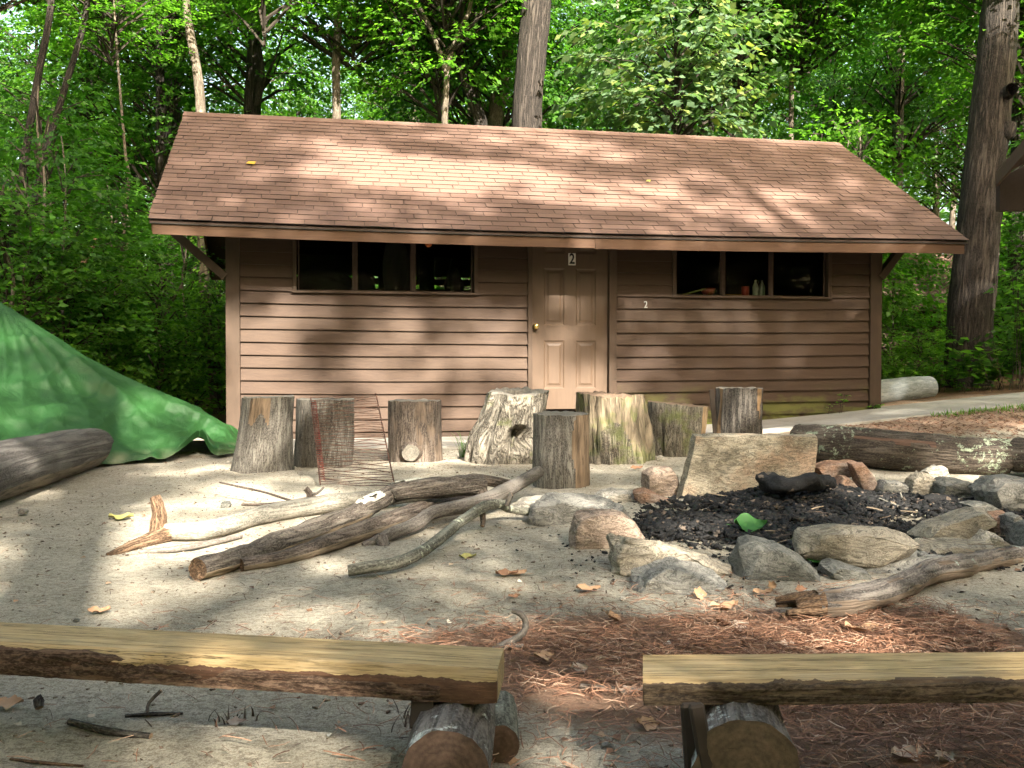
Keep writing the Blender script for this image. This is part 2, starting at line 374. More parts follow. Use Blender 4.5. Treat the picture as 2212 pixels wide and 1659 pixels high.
# concrete path along the cabin front, cast in slabs with joints
k = NT('path_concrete'); pos = k.coord('Position'); a = k.noise(pos, 2.2, 6); b = k.noise(pos, 190, 3, .8); c = k.noise(pos, 14, 6, .7)
col = k.ramp(a, [(.3, (.33, .31, .27)), (.7, (.45, .43, .385))])
col = k.mix(k.ramp(c, [(.5, 0.0), (.75, .5)]), col, (.24, .20, .15)); col = k.mix(k.ramp(b, [(.3, .4), (.5, 0.0)]), col, (.2, .18, .15))
conc = k.fin(col, k.bump(b, .4, .003, k.bump(c, .3, .006)), .9)
path = tag(link('path', None, parent=None), kind='structure')
def path_slab(u0, u1, va, vb):
    n = max(3, int((u1 - u0) / .15)); V = []; Fc = []
    for i in range(n + 1):
        u = u0 + (u1 - u0) * i / n
        for (v, dz) in ((va, -.10), (va, .018), (va + .01, .024), (vb - .01, .024), (vb, .018), (vb, -.10)):
            p = loc2w(u, v); V.append((p.x, p.y, float(rise(u)) + dz + .004))
    for i in range(n):
        for j in range(5): q = i * 6 + j; Fc.append((q, q + 6, q + 7, q + 1))
    m0 = [tuple(range(6))[::1], tuple(n * 6 + j for j in range(5, -1, -1))]
    me = bpy.data.meshes.new('slab'); me.from_pydata(V, [], Fc + m0); me.update(); return me
us = [-1.2, .3, 1.8, 3.3, 4.8, 6.3, 7.75, 9.2, 10.7, 12.2]
for a_, b_ in zip(us[:-1], us[1:]):
    link('slab', path_slab(a_ + .006, b_ - .006, -1.22, -.035 if b_ < 7.8 else .12), conc, path)

# ------------------------------------------------------------------ cabin
def sag(u, v=0.0):
    return -.035 * max(0.0, 1 - ((u - 3.5) / 4.3) ** 2) * min(1.0, max(0.0, (2.3 - v) / 2.6))
def wall_uz(a, b, v=0.0):              # survey onto the cabin front plane
    d = ray(a, b); o = Vector((0, 0, EYE)); nx, ny = -SU, CU
    t = (v - ((o.x - X0) * nx + (o.y - Y0) * ny)) / (d.x * nx + d.y * ny); p = o + d * t
    return w2loc(p.x, p.y)[0], p.z
def U(a, b=700, v=0.0): return wall_uz(a, b, v)[0]
def Z(a, b, v=0.0): return wall_uz(a, b, v)[1]
cabin = thing('cabin', 'low brown wooden cabin with long shingled gable roof and numbered door', 'cabin', (X0, Y0, 0), YAW)
Z0 = 1.657; EXPO = .14
ud0, ud1 = U(1139), U(1330); lf0, lf1 = U(1149), U(1313)
wl0, wl1 = U(638, 600), U(1026, 600); wr0, wr1 = U(1456, 610), U(1788, 610)
WB, WT = 1.675, 2.62
def board_mesh(u0, u1, z0, z1, v_out=-.020, jit=0.0):
    n = max(1, int((u1 - u0) / .5)); V = []; Fc = []
    for i in range(n + 1):
        u = u0 + (u1 - u0) * i / n; s = sag(u) + (math.sin(u * 2.3 + jit * 9) * .0025)
        wav = .0015 * math.sin(u * 3.7 + jit * 20)
        V += [(u, v_out + wav, z0 + s), (u, -.003, z1 + s), (u, .012, z1 + s), (u, .012, z0 + s), (u, v_out + wav, z0 + .006 + s)]
    for i in range(n):
        a = i * 5; b = a + 5
        Fc += [(a, b, b + 4, a + 4), (a + 4, b + 4, b + 1, a + 1), (a + 1, b + 1, b + 2, a + 2), (a + 2, b + 2, b + 3, a + 3), (a + 3, b + 3, b, a)]
    Fc += [(0, 4, 1, 2, 3), tuple(n * 5 + j for j in (3, 2, 1, 4, 0))]
    me = bpy.data.meshes.new('siding_board'); me.from_pydata(V, [], Fc); me.update(); return me
R_ = random.Random(5)
rows = []; z = Z0
while z > .0: z -= EXPO; rows.append(z)            # below the window line
segs = []
for i, zb in enumerate(rows):
    for (a, b) in ((.152, ud0), (ud1, W - .16)):
        if a < 1 and i == 9: segs += [(a, U(1111, 850), zb, zb + EXPO), (U(1111, 850) + .003, b, zb, zb + EXPO)]
        else: segs.append((a, b, zb, zb + EXPO))
z = Z0
while z < WT:
    t = z + EXPO
    for (a, b) in ((.152, ud0), (ud1, W - .16)):
        w0, w1 = (wl0, wl1) if a < 1 else (wr0, wr1)
        if z < 2.30: segs += [(a, w0 - .03, z, t), (w1 + .03, b, z, t)]
        else: segs.append((a, b, z, t))
    z = t
for (a, b, z0, z1) in segs:
    link('siding_board', board_mesh(a, b, z0 + .004 + R_.uniform(-.002, .002), z1 + .002, -.031, R_.random()), M['siding'], cabin)
# sheathing behind the boards with real openings (front wall), back and side walls
def wallbox(u0, u1, v0, v1, z0, z1, name='wall', mat='inside', par=None):
    return link(name, MB().box(u0, u1, v0, v1, z0, z1).mesh(name), M[mat], par or cabin)
mb = MB()
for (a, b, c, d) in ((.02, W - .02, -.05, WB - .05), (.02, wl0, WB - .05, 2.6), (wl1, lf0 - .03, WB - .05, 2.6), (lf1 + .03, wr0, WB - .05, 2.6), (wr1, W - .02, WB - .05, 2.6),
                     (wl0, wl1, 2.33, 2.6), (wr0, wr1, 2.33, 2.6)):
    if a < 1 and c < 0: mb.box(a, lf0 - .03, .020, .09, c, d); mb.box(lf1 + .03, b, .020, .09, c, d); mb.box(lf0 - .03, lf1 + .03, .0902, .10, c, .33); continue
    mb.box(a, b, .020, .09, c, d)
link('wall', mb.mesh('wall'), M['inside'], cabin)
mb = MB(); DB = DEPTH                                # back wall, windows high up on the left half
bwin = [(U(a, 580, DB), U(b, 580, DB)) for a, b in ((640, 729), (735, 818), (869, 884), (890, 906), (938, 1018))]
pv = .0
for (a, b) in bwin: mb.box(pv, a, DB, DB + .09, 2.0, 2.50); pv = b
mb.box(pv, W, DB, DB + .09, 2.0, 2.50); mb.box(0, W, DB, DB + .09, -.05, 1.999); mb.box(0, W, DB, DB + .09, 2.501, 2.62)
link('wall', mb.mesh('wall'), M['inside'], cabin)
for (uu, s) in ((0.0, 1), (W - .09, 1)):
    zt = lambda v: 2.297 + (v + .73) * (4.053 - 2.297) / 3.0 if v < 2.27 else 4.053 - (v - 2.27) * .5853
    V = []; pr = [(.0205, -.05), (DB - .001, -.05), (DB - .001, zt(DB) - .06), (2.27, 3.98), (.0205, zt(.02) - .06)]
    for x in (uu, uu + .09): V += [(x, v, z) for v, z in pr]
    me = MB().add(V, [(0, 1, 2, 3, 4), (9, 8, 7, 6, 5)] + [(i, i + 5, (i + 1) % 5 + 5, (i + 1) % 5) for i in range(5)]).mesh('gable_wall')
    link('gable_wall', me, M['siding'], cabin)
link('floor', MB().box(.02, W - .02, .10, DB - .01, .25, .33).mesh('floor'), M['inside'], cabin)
# trim: posts, door frame, window frames, sills
def trim(name, u0, u1, v0, v1, z0, z1, mat='trim', par=None, bev=.004):
    s = sag((u0 + u1) / 2)
    return link(name, MB().box(u0, u1, v0, v1, z0 + s, z1 + s).mesh(name, bev), M[mat], par or cabin)
trim('corner_post', 0, .148, -.045, .019, -.05, 2.6); trim('corner_post', W - .155, W, -.045, .019, -.05, 2.6)
door = link('door', None, parent=cabin)
ZD = .36
frame = link('door_frame', MB().box(ud0, lf0 - .004, -.05, .10, ZD - .04, 2.5).box(lf1 + .004, ud1, -.05, .10, ZD - .04, 2.5).box(ud0, ud1, -.049, .10, 2.5, 2.6).mesh('door_frame', .003), M['trim'], door)
frame.location.z = sag(3.6)
link('sill', MB().box(ud0 - .02, ud1 + .02, -.09, .08, ZD - .08, ZD - .042).mesh('sill', .004), M['trim'], door).location.z = sag(3.6)
# leaf with sunk panels
def leaf_mesh(u0, u1, z0, z1, panels, v=.0):
    mb = MB(); us_ = sorted({u0, u1} | {p[i] for p in panels for i in (0, 1)}); zs_ = sorted({z0, z1} | {p[i] for p in panels for i in (2, 3)})
    def inp(u, z): return any(p[0] < u < p[1] and p[2] < z < p[3] for p in panels)
    for i in range(len(us_) - 1):
        for j in range(len(zs_) - 1):
            if not inp((us_[i] + us_[i + 1]) / 2, (zs_[j] + zs_[j + 1]) / 2):
                a, b, c, d = us_[i], us_[i + 1], zs_[j], zs_[j + 1]; mb.add([(a, v, c), (b, v, c), (b, v, d), (a, v, d)], [(0, 1, 2, 3)])
    for (a, b, c, d) in panels:
        L = [(0, 0), (.016, .011), (.036, .011), (.062, .001)]; V = []
        for (o, dp) in L: V += [(a + o, v + dp, c + o), (b - o, v + dp, c + o), (b - o, v + dp, d - o), (a + o, v + dp, d - o)]
        Fc = [(r * 4 + e, r * 4 + (e + 1) % 4, r * 4 + 4 + (e + 1) % 4, r * 4 + 4 + e) for r in range(3) for e in range(4)] + [(12, 13, 14, 15)]
        mb.add(V, Fc)
    mb.box(u0, u1, v + .012, v + .045, z0, z1)
    me = mb.mesh('leaf'); return me
pu = [(U(1178, 780), U(1217, 780)), (U(1247, 780), U(1285, 780))]
pans = [(a - .015, b + .015, c, d) for (a, b) in pu for (c, d) in ((ZD + .235, ZD + .79), (ZD + .965, ZD + 1.62), (ZD + 1.79, ZD + 1.92))]
leafo = link('leaf', leaf_mesh(lf0, lf1, ZD, 2.39 + .11, pans, .012), M['door'], door); leafo.location.z = sag(3.6)
def lathe(pts, n=20):                  # profile of (r, h) about Y axis pointing out (-v)
    V = []; Fc = []
    for (r, h) in pts:
        for i in range(n): t = 2 * math.pi * i / n; V.append((r * math.cos(t), -h, r * math.sin(t)))
    for j in range(len(pts) - 1):
        for i in range(n): Fc.append((j * n + i, j * n + (i + 1) % n, (j + 1) * n + (i + 1) % n, (j + 1) * n + i))
    Fc += [tuple(range(n))[::-1], tuple((len(pts) - 1) * n + i for i in range(n))]
    return MB().add(V, Fc)
ku, kz = wall_uz(1157, 705)
link('knob', lathe([(.034, -.002), (.036, .006), (.014, .012), (.012, .030), (.026, .042), (.031, .055), (.026, .068), (.010, .073)]).mesh('knob', 0, True), M['brass'], door, (ku, .010, kz))
def text_mesh(body, h, ext=.001, bold=.012):
    c = bpy.data.curves.new('numeral', 'FONT'); c.body = body; c.size = h; c.extrude = ext; c.offset = h * bold; c.align_x = 'CENTER'; c.align_y = 'CENTER'
    o = bpy.data.objects.new('numeral', c); COL.objects.link(o); dg = bpy.context.evaluated_depsgraph_get()
    me = bpy.data.meshes.new_from_object(o.evaluated_get(dg)); bpy.data.objects.remove(o); return me
nu, nzz = wall_uz(1236, 560)
link('number_plate', MB().box(-.043, .043, -.003, 0, -.069, .069).mesh('number_plate'), M['white'], door, (nu, .010, nzz))
nm = link('numeral', text_mesh('2', .165, .0012, .022), M['black'], door, (nu, .0055, nzz)); nm.rotation_euler = (math.pi / 2, 0, 0); nm.scale = (.80, 1, 1)
nu, nzz = wall_uz(1393, 659)
nm = link('numeral', text_mesh('2', .115, .004, .010), M['silver'], cabin, (nu, -.030, nzz)); nm.rotation_euler = (math.pi / 2, 0, 0); nm.scale = (.8, 1, 1)
tag(nm, 'small grey metal 2 screwed to a siding board')
def window(u0, u1, mull, deep=.05):
    zb, zt = WB, 2.33; s = sag((u0 + u1) / 2)
    fr = link('window', MB().box(u0 - .03, u0 + .012, -.042, .10, zb, zt).box(u1 - .012, u1 + .03, -.042, .10, zb, zt).box(u0 - .03, u1 + .03, -.0415, .10, zt, zt + .04).mesh('window', .002), M['trim'], cabin, (0, 0, s))
    link('sill', MB().box(u0 - .04, u1 + .04, -.055, .095, zb - .024, zb - .0005).mesh('sill', .003), M['trim'], fr)
    ed = [u0 + .012] + mull + [u1 - .012]
    for m in mull: link('mullion', MB().box(m - .014, m + .014, .012, .055, zb, zt).mesh('mullion'), M['under'], fr)
    for a, b in zip(ed[:-1], ed[1:]):
        sash = link('sash', MB().box(a + .016, a + .030, .02, .045, zb + .001, zt).box(b - .030, b - .016, .02, .045, zb + .001, zt).box(a + .03, b - .03, .021, .044, zb + .001, zb + .016).mesh('sash'), M['under'], fr)
    for a, b in zip(ed[:-1], ed[1:]):
        link('pane', MB().box(a + .016, b - .016, .030, .033, zb + .004, zt).mesh('pane'), M['glass'], fr)
    return fr
window(wl0, wl1, [U(767, 600), U(893, 600)])
window(wr0, wr1, [U(1563, 610), U(1667, 610)])
bf = link('window', MB().box(bwin[0][0], bwin[-1][1], DB - .02, DB - .002, 1.97, 2.0).mesh('window'), M['under'], cabin)
for a, b in bwin: link('pane', MB().box(a, b, DB + .04, DB + .043, 2.0, 2.5).mesh('pane'), M['glass'], bf)

# roof: deck, shingles, rakes, fascia, rafters, braces
ZE, ZR, VE, VR = 2.297, 4.053, -.73, 2.27
SL = math.atan2(ZR - ZE, VR - VE); LEN = math.hypot(ZR - ZE, VR - VE); UL, UR = -.69, W + .70
roof = link('roof', None, parent=cabin)
def deck(v0, z0, v1, z1, th, name, off, mat):
    n = 24; V = []; Fc = []; d = math.atan2(z1 - z0, v1 - v0); nx, nz = -math.sin(d), math.cos(d)
    for i in range(n + 1):
        u = UL + .02 + (UR - UL - .04) * i / n
        for (v, z) in ((v0, z0), (v1, z1)):
            s = sag(u, v)
            V += [(u, v + nx * -off * 0, z + s - off), (u, v, z + s - off - th)]
    for i in range(n):
        a = i * 4; b = a + 4
        Fc += [(a, b, b + 2, a + 2), (a + 1, a + 3, b + 3, b + 1), (a, a + 1, b + 1, b), (a + 2, b + 2, b + 3, a + 3)]
    Fc += [(0, 2, 3, 1), (n * 4, n * 4 + 1, n * 4 + 3, n * 4 + 2)]
    me = bpy.data.meshes.new(name); me.from_pydata(V, [], Fc); me.update(); return link(name, me, M[mat], roof)
deck(VE + .012, ZE, VR, ZR, .024, 'roof_deck', .020, 'under')
VB = 2 * VR - VE
deck(VR + .001, ZR, VB, ZE, .024, 'roof_deck', .020, 'under')
deck(VR + .012, ZR, VB + .02, ZE, .008, 'roof_covering', .006, 'shingle')
NC = 27; EX = LEN / NC; TW = .3048
def tab_mesh(w, j=0):
    r = random.Random(j); a = [r.uniform(-.002, .002) for _ in range(4)]; hw = w / 2 - .0038
    V = [(-hw, a[0], .0), (hw, a[1], .0), (hw, EX * 1.25, -.0045), (-hw, EX * 1.25, -.0045), (-hw, a[0], .0065 + a[2]), (hw, a[1], .0065 + a[3]), (hw, EX * 1.25, -.0005), (-hw, EX * 1.25, -.0005)]
    return V, [(0, 3, 2, 1), (4, 5, 6, 7), (0, 1, 5, 4), (1, 2, 6, 5), (2, 3, 7, 6), (3, 0, 4, 7)]
tabs = []
for j in range(6):
    m_ = bpy.data.meshes.new('shingle'); V, Fc = tab_mesh(TW, j); m_.from_pydata(V, [], Fc); m_.update(); m_.materials.append(M['shingle']); m_.materials.append(M['asphalt_edge']); m_.polygons.foreach_set('material_index', [0, 0, 1, 1, 0, 1]); tabs.append(m_)
up_mb = MB(); cnt = 0; rs = random.Random(3)
for c_ in range(NC):
    v = VE + math.cos(SL) * EX * c_; zz = ZE + math.sin(SL) * EX * c_
    off = (c_ % 2) * TW / 2 + (c_ % 4 // 2) * .06 + rs.uniform(-.012, .012)
    u = UL - off
    while u < UR - .01:
        a, b = max(u, UL), min(u + TW, UR); u += TW
        if b - a < .03: continue
        m_ = (a + b) / 2; s = sag(m_, v); tilt = SL; full = abs(b - a - TW) < 1e-6
        ds = (sag(m_ + .1, v) - sag(m_ - .1, v)) / .2; lift = rs.uniform(-.0008, .0012) + (rs.random() < .05) * .004
        if c_ < 10 and cnt < 300:
            o = bpy.data.objects.new('shingle', rs.choice(tabs)); COL.objects.link(o); o.parent = roof
            o.location = (m_, v - .004, zz + s + lift); o.rotation_euler = (tilt, -ds, rs.uniform(-.003, .003)); o.scale = ((b - a) / TW, 1, 1); cnt += 1
        else:
            V, Fc = tab_mesh(b - a, rs.randrange(99)); Rm = Matrix.Rotation(tilt, 4, 'X')
            V = [Rm @ Vector(p) + Vector((m_, v - .004, zz + s + lift - ds * 0)) for p in V]; up_mb.add(V, Fc); up_mb.M[-6:] = [0, 0, 1, 1, 0, 1]
tag(link('shingles', up_mb.mesh('shingles'), [M['shingle'], M['asphalt_edge']], roof), kind='stuff')
# ridge caps
mbr = MB(); u = UL
while u < UR:
    e = min(u + .28, UR)
    for sg in (-1, 1):
        V = [(u, VR, ZR + .020), (e, VR, ZR + .014), (e, VR + sg * .13, ZR + .014 - .13 * math.tan(SL)), (u, VR + sg * .13, ZR + .020 - .13 * math.tan(SL))]
        mbr.add(V + [(x, y, z_ - .006) for x, y, z_ in V], [(0, 1, 2, 3), (7, 6, 5, 4), (0, 4, 5, 1), (1, 5, 6, 2), (2, 6, 7, 3), (3, 7, 4, 0)])
    u += .135
link('ridge_cap', mbr.mesh('ridge_cap'), M['shingle'], roof)
uj = U(1286, 520, -.71)
def sagbar(name, u0, u1, v0, v1, z0, z1, mat, par, slope=0.0):
    n = 16; V = []; Fc = []
    for i in range(n + 1):
        u = u0 + (u1 - u0) * i / n; s = sag(u, -.7) + slope * (u - u0)
        V += [(u, v0, z0 + s), (u, v1, z0 + s), (u, v1, z1 + s), (u, v0, z1 + s)]
    for i in range(n):
        a = i * 4; Fc += [(a + j, a + (j + 1) % 4, a + 4 + (j + 1) % 4, a + 4 + j) for j in range(4)]
    Fc += [(3, 2, 1, 0), tuple(n * 4 + j for j in range(4))]
    me = bpy.data.meshes.new(name); me.from_pydata(V, [], Fc); me.update(); return link(name, me, M[mat], par)
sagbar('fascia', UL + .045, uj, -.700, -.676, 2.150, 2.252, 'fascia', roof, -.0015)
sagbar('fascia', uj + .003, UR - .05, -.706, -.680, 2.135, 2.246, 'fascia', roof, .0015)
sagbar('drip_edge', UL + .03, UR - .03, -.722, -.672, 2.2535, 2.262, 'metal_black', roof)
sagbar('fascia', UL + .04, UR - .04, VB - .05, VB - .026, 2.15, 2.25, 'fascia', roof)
for uu in (UL + .03, UR - .055):
    for (va, vb, za, zb) in ((VE + .06, VR, ZE - .10 + .035, ZR - .10), (VB - .06, VR, ZE - .10 + .035, ZR - .10)):
        V, Fc = bar((uu + .012, va, za), (uu + .012, vb, zb), .025, .12, Vector((0, 0, 1)))
        link('rake_board', MB().add(V, Fc).mesh('rake_board'), M['fascia'], roof)
for i in range(16):                                  # rafters
    u = .05 + i * (W - .1) / 15
    for sg in (0, 1):
        va, vb = (VE + .06, VR - .02) if not sg else (VB - .06, VR + .02)
        V, Fc = bar((u, va, ZE - .115 + .035 + sag(u, va)), (u, vb, ZR - .115), .038, .09)
        link('rafter', MB().add(V, Fc).mesh('rafter'), M['under'], roof)
for uu0, uu1 in ((UL + .06, .0), (W, UR - .06)):     # purlins carrying the gable overhangs
    for q in range(9):
        v = VE + .25 + q * .33; z_ = ZE + (v - VE) * math.tan(SL) - .105
        link('lookout', MB().box(uu0, uu1, v - .02, v + .02, z_ - .045, z_ + .045).mesh('lookout'), M['under'], roof)
for (pa, pb) in (((.0, .0, 1.78), (-.66, .0, 2.36)), ((W - .02, .0, 1.90), (W + .40, .0, 2.42))):
    V, Fc = bar(pa, pb, .09, .12, Vector((0, 1, 0))); link('brace', MB().add(V, Fc).mesh('brace', .004), M['trim'], cabin)
link('eave_lamp', lathe([(.01, -.02), (.030, -.01), (.036, .02), (.024, .045), (.0, .05)]).mesh('eave_lamp', 0, True), plain('orange_plastic', (.35, .09, .015), .5), cabin, (U(926, 520, -.66), -.62, 2.148 + sag(2.2)))
# step in front of the door
tag(link('doorstep', MB().box(ud0 - .15, ud1 + .15, -.55, -.10, .02, ZD - .14).mesh('doorstep', .01), conc, cabin))

# things seen through the windows
def lump(name, label, cat, c, r, mat, seed=0, sq=2.2, group=None, wob=.25):
    bm = bmesh.new(); bmesh.ops.create_icosphere(bm, subdivisions=4, radius=1)
    for v in bm.verts:
        p = v.co.copy(); n = mnoise.fractal(p * 1.3 + Vector((seed * 7.1, seed, 0)), 1, 2, 4)
        q = p * (1 + wob * n); v.co = Vector((q.x * r[0], q.y * r[1], max(q.z, -.45) * r[2]))
    me = bpy.data.meshes.new(name); bm.to_mesh(me); bm.free(); me.polygons.foreach_set('use_smooth', [True] * len(me.polygons))
    o = link(name, me, mat, None, c); o.rotation_euler.z = YAW
    return tag(o, label, cat, group)
dk = plain('dark_cloth', (.03, .026, .022), .95)
SH = 1.66
shelf = link('shelf', MB().box(.3, W - .3, .10, .55, SH - .04, SH).mesh('shelf'), M['inside'], cabin)
def insh(a, v=.3): u = U(a, 600, v); return loc2w(u, v, SH)
for (a, r, lab, sd) in ((703, (.31, .15, .19), 'broad low dark mound behind the left end of the left window', 1), (790, (.10, .12, .18), 'small dark hump in the left window beside its first mullion', 2),
                        (857, (.15, .12, .44), 'tall dark tapering shape in the middle of the left window', 3), (980, (.11, .10, .20), 'rounded dark bundle in the right end of the left window', 4)):
    p = insh(a); lump('bundle', lab, 'bundle', (p.x, p.y, SH + r[2] * .43), r, dk, sd)
def prof(name, label, cat, pts, c, mat, n=14):
    V = []; Fc = []
    for (r, h) in pts:
        for i in range(n): t = 2 * math.pi * i / n; V.append((r * math.cos(t), r * math.sin(t), h))
    for j in range(len(pts) - 1):
        for i in range(n): Fc.append((j * n + i, j * n + (i + 1) % n, (j + 1) * n + (i + 1) % n, (j + 1) * n + i))
    Fc += [tuple(range(n))[::-1], tuple((len(pts) - 1) * n + i for i in range(n))]
    return tag(link(name, MB().add(V, Fc).mesh(name, 0, True), mat, None, c), label, cat)
bp = [(.035, 0), (.037, .01), (.037, .12), (.03, .15), (.013, .18), (.013, .21)]
clear = plain('cloudy_plastic', (.30, .31, .27), .3)
prof('bottle', 'left of two pale bottles standing inside the right window', 'bottle', bp, insh(1632, .2), clear)
prof('bottle', 'right of two pale bottles standing inside the right window', 'bottle', bp, insh(1646, .2), clear)
prof('cup', 'dull red cup inside the right window beside the bottles', 'cup', [(.03, 0), (.045, .01), (.05, .13), (.047, .13), (.028, .02)], insh(1610, .2), plain('red_plastic', (.25, .03, .02), .5))
prof('bowl', 'dull red bowl inside the right window near its left mullion', 'bowl', [(.03, 0), (.08, .05), (.09, .10), (.085, .10), (.03, .02)], insh(1530, .2), M.setdefault('redp', plain('red_enamel', (.3, .04, .03), .5)))
p = insh(1582, .2); tag(link('box', MB().box(-.10, .10, -.05, .05, 0, .03).mesh('box', .002), plain('orange_card', (.40, .18, .03), .7), None, p), 'flat orange box lying inside the right window', 'box').rotation_euler.z = YAW
p = insh(1500, .2); V, Fc = bar((-.14, 0, .02), (.12, 0, .09), .03, .02); tag(link('paddle', MB().add(V, Fc).box(.10, .17, -.04, .04, .085, .10).mesh('paddle', .002), plain('yellow_green_wood', (.25, .24, .08), .6), None, p), 'slanting yellowish paddle inside the right window', 'paddle')
for (a, b, cname) in ((543, 355, (.55, .35, .05)), (1400, 394, (.5, .45, .1))):
    dd = ray(a, b); o_ = Vector((0, 0, EYE)); best = None
    for i in range(1, 4000):
        p = o_ + dd * (8 + i * .002); u, v = w2loc(p.x, p.y)
        if p.z < ZE + (v - VE) * math.tan(SL) + .012 + sag(u, v) and v > VE: best = p; break
    s_ = .06 if a < 1000 else .03
    nm_ = Vector((-math.sin(SL) * -SU, -math.sin(SL) * CU, math.cos(SL)))
    me = MB().add([(-s_, -.2 * s_, 0), (-.3 * s_, -.8 * s_, .012), (.6 * s_, -.5 * s_, 0), (s_, .1 * s_, .02), (.2 * s_, .7 * s_, .006), (-.5 * s_, .5 * s_, .012)], [(0, 1, 2, 3, 4, 5)]).mesh('fallen_leaf')
    o = tag(link('fallen_leaf', me, plain('yellow_leaf', cname, .6), None, best + Vector((0, -.01, .012))), 'yellow leaf lying on the ' + ('left' if a < 1000 else 'right') + ' half of the cabin roof', 'leaf'); o.rotation_euler = (SL, 0, YAW)
# ------------------------------------------------------------------ logs, branches, stumps
M['bark_grey'] = bark_mat('grey_bark', (0.039, 0.033, 0.028), (0.122, 0.108, 0.089), (0.232, 0.216, 0.180), 30, bare=(.235, .165, .105))
M['bark_brown'] = bark_mat('brown_bark', (0.035, 0.026, 0.020), (0.111, 0.084, 0.066), (0.212, 0.176, 0.142), 28, patch=(.17, .125, .09), bare=(.26, .20, .135))
M['bark_lichen'] = bark_mat('lichened_bark', (0.025, 0.019, 0.015), (0.073, 0.057, 0.044), (0.149, 0.124, 0.099), 26, (.40, .47, .33), .065, bump=1.0, dist=.02, bare=(.20, .12, .085))
M['bark_pale'] = bark_mat('pale_branch_bark', (0.090, 0.081, 0.065), (0.230, 0.208, 0.165), (0.382, 0.357, 0.295), 22, (.30, .42, .33), .02, bump=.5, dist=.006, bare=(.42, .27, .14))
M['bark_big'] = bark_mat('flaking_branch_bark', (0.043, 0.034, 0.028), (0.127, 0.102, 0.082), (0.257, 0.224, 0.181), 24, (.70, .68, .55), -.03, bump=1.0, dist=.014, bare=(.38, .29, .19))
M['bark_smooth'] = bark_mat('smooth_grey_branch', (0.078, 0.064, 0.054), (0.156, 0.135, 0.114), (0.245, 0.221, 0.189), 18, bump=.35, dist=.004, bare=(.38, .24, .13))
M['bark_mossy'] = bark_mat('lichen_branch', (0.045, 0.042, 0.032), (0.132, 0.125, 0.098), (0.270, 0.265, 0.212), 20, (.52, .55, .40), .05, bump=.4, dist=.005)
M['bark_gnarled'] = bark_mat('gnarled_stump_bark', (0.039, 0.032, 0.024), (0.160, 0.140, 0.108), (0.314, 0.284, 0.229), 20, None, 0, moss=.02, stretch=.5, bump=1.0, dist=.03, bare=(.34, .28, .19))
M['bark_split'] = bark_mat('split_stump_wood', (0.035, 0.028, 0.021), (0.152, 0.128, 0.096), (0.332, 0.291, 0.221), 24, moss=.10, stretch=.10, bump=1.0, dist=.03, bare=(.27, .215, .145))
M['bark_moss'] = bark_mat('tan_stump_bark', (0.039, 0.033, 0.024), (0.143, 0.125, 0.094), (0.255, 0.228, 0.179), 26, moss=.06, stretch=.22, bump=.9, dist=.016, bare=(.38, .26, .15))
M['bark_dark'] = bark_mat('dark_stump_bark', (0.018, 0.015, 0.013), (0.071, 0.062, 0.052), (0.195, 0.176, 0.151), 22, stretch=.1, bump=1.0, dist=.02, bare=(.34, .22, .12))
M['log_worn'] = bark_mat('worn_grey_log', (0.036, 0.031, 0.028), (0.098, 0.087, 0.078), (0.174, 0.162, 0.145), 12, stretch=.08, bump=.6, dist=.012, bare=(.24, .20, .15))
M['drift'] = bark_mat('weathered_branch', (0.035, 0.029, 0.025), (0.121, 0.102, 0.088), (0.237, 0.210, 0.180), 26, (.36, .42, .36), .01, stretch=.12, bump=.9, dist=.012, bare=(.22, .165, .12))
M['rotten'] = bark_mat('rotten_wood', (.04, .024, .014), (.15, .085, .048), (.30, .20, .12), 30, stretch=.12, bump=1.0, dist=.02)
M['cut_grey'] = cut_mat('weathered_cut_wood', (.16, .145, .12), (.26, .235, .19))
M['cut_tan'] = cut_mat('sawn_wood', (.30, .20, .125), (.42, .29, .18))
M['cut_dark'] = cut_mat('dark_sawn_wood', (.16, .105, .07), (.235, .165, .11), 90)
M['coal'] = NT('charcoal').m; k = NT('charcoal'); g = k.noise(k.coord('Position'), 90, 4, .7)
vc = k.voro(k.coord('Position'), 34, 'F1', 'Color'); M['coal'] = k.fin(k.mix(k.ramp(k.math('FRACT', vc), [(.80, 0.0), (.84, 1.0)]), k.ramp(g, [(.4, (.007, .007, .007)), (.62, (.016, .015, .015)), (.78, (.10, .095, .085))]), (.11, .085, .065)), k.bump(k.noise(k.coord('Position'), 60, 5), .9, .01), .75)
k.b.inputs['Specular IOR Level'].default_value = .3

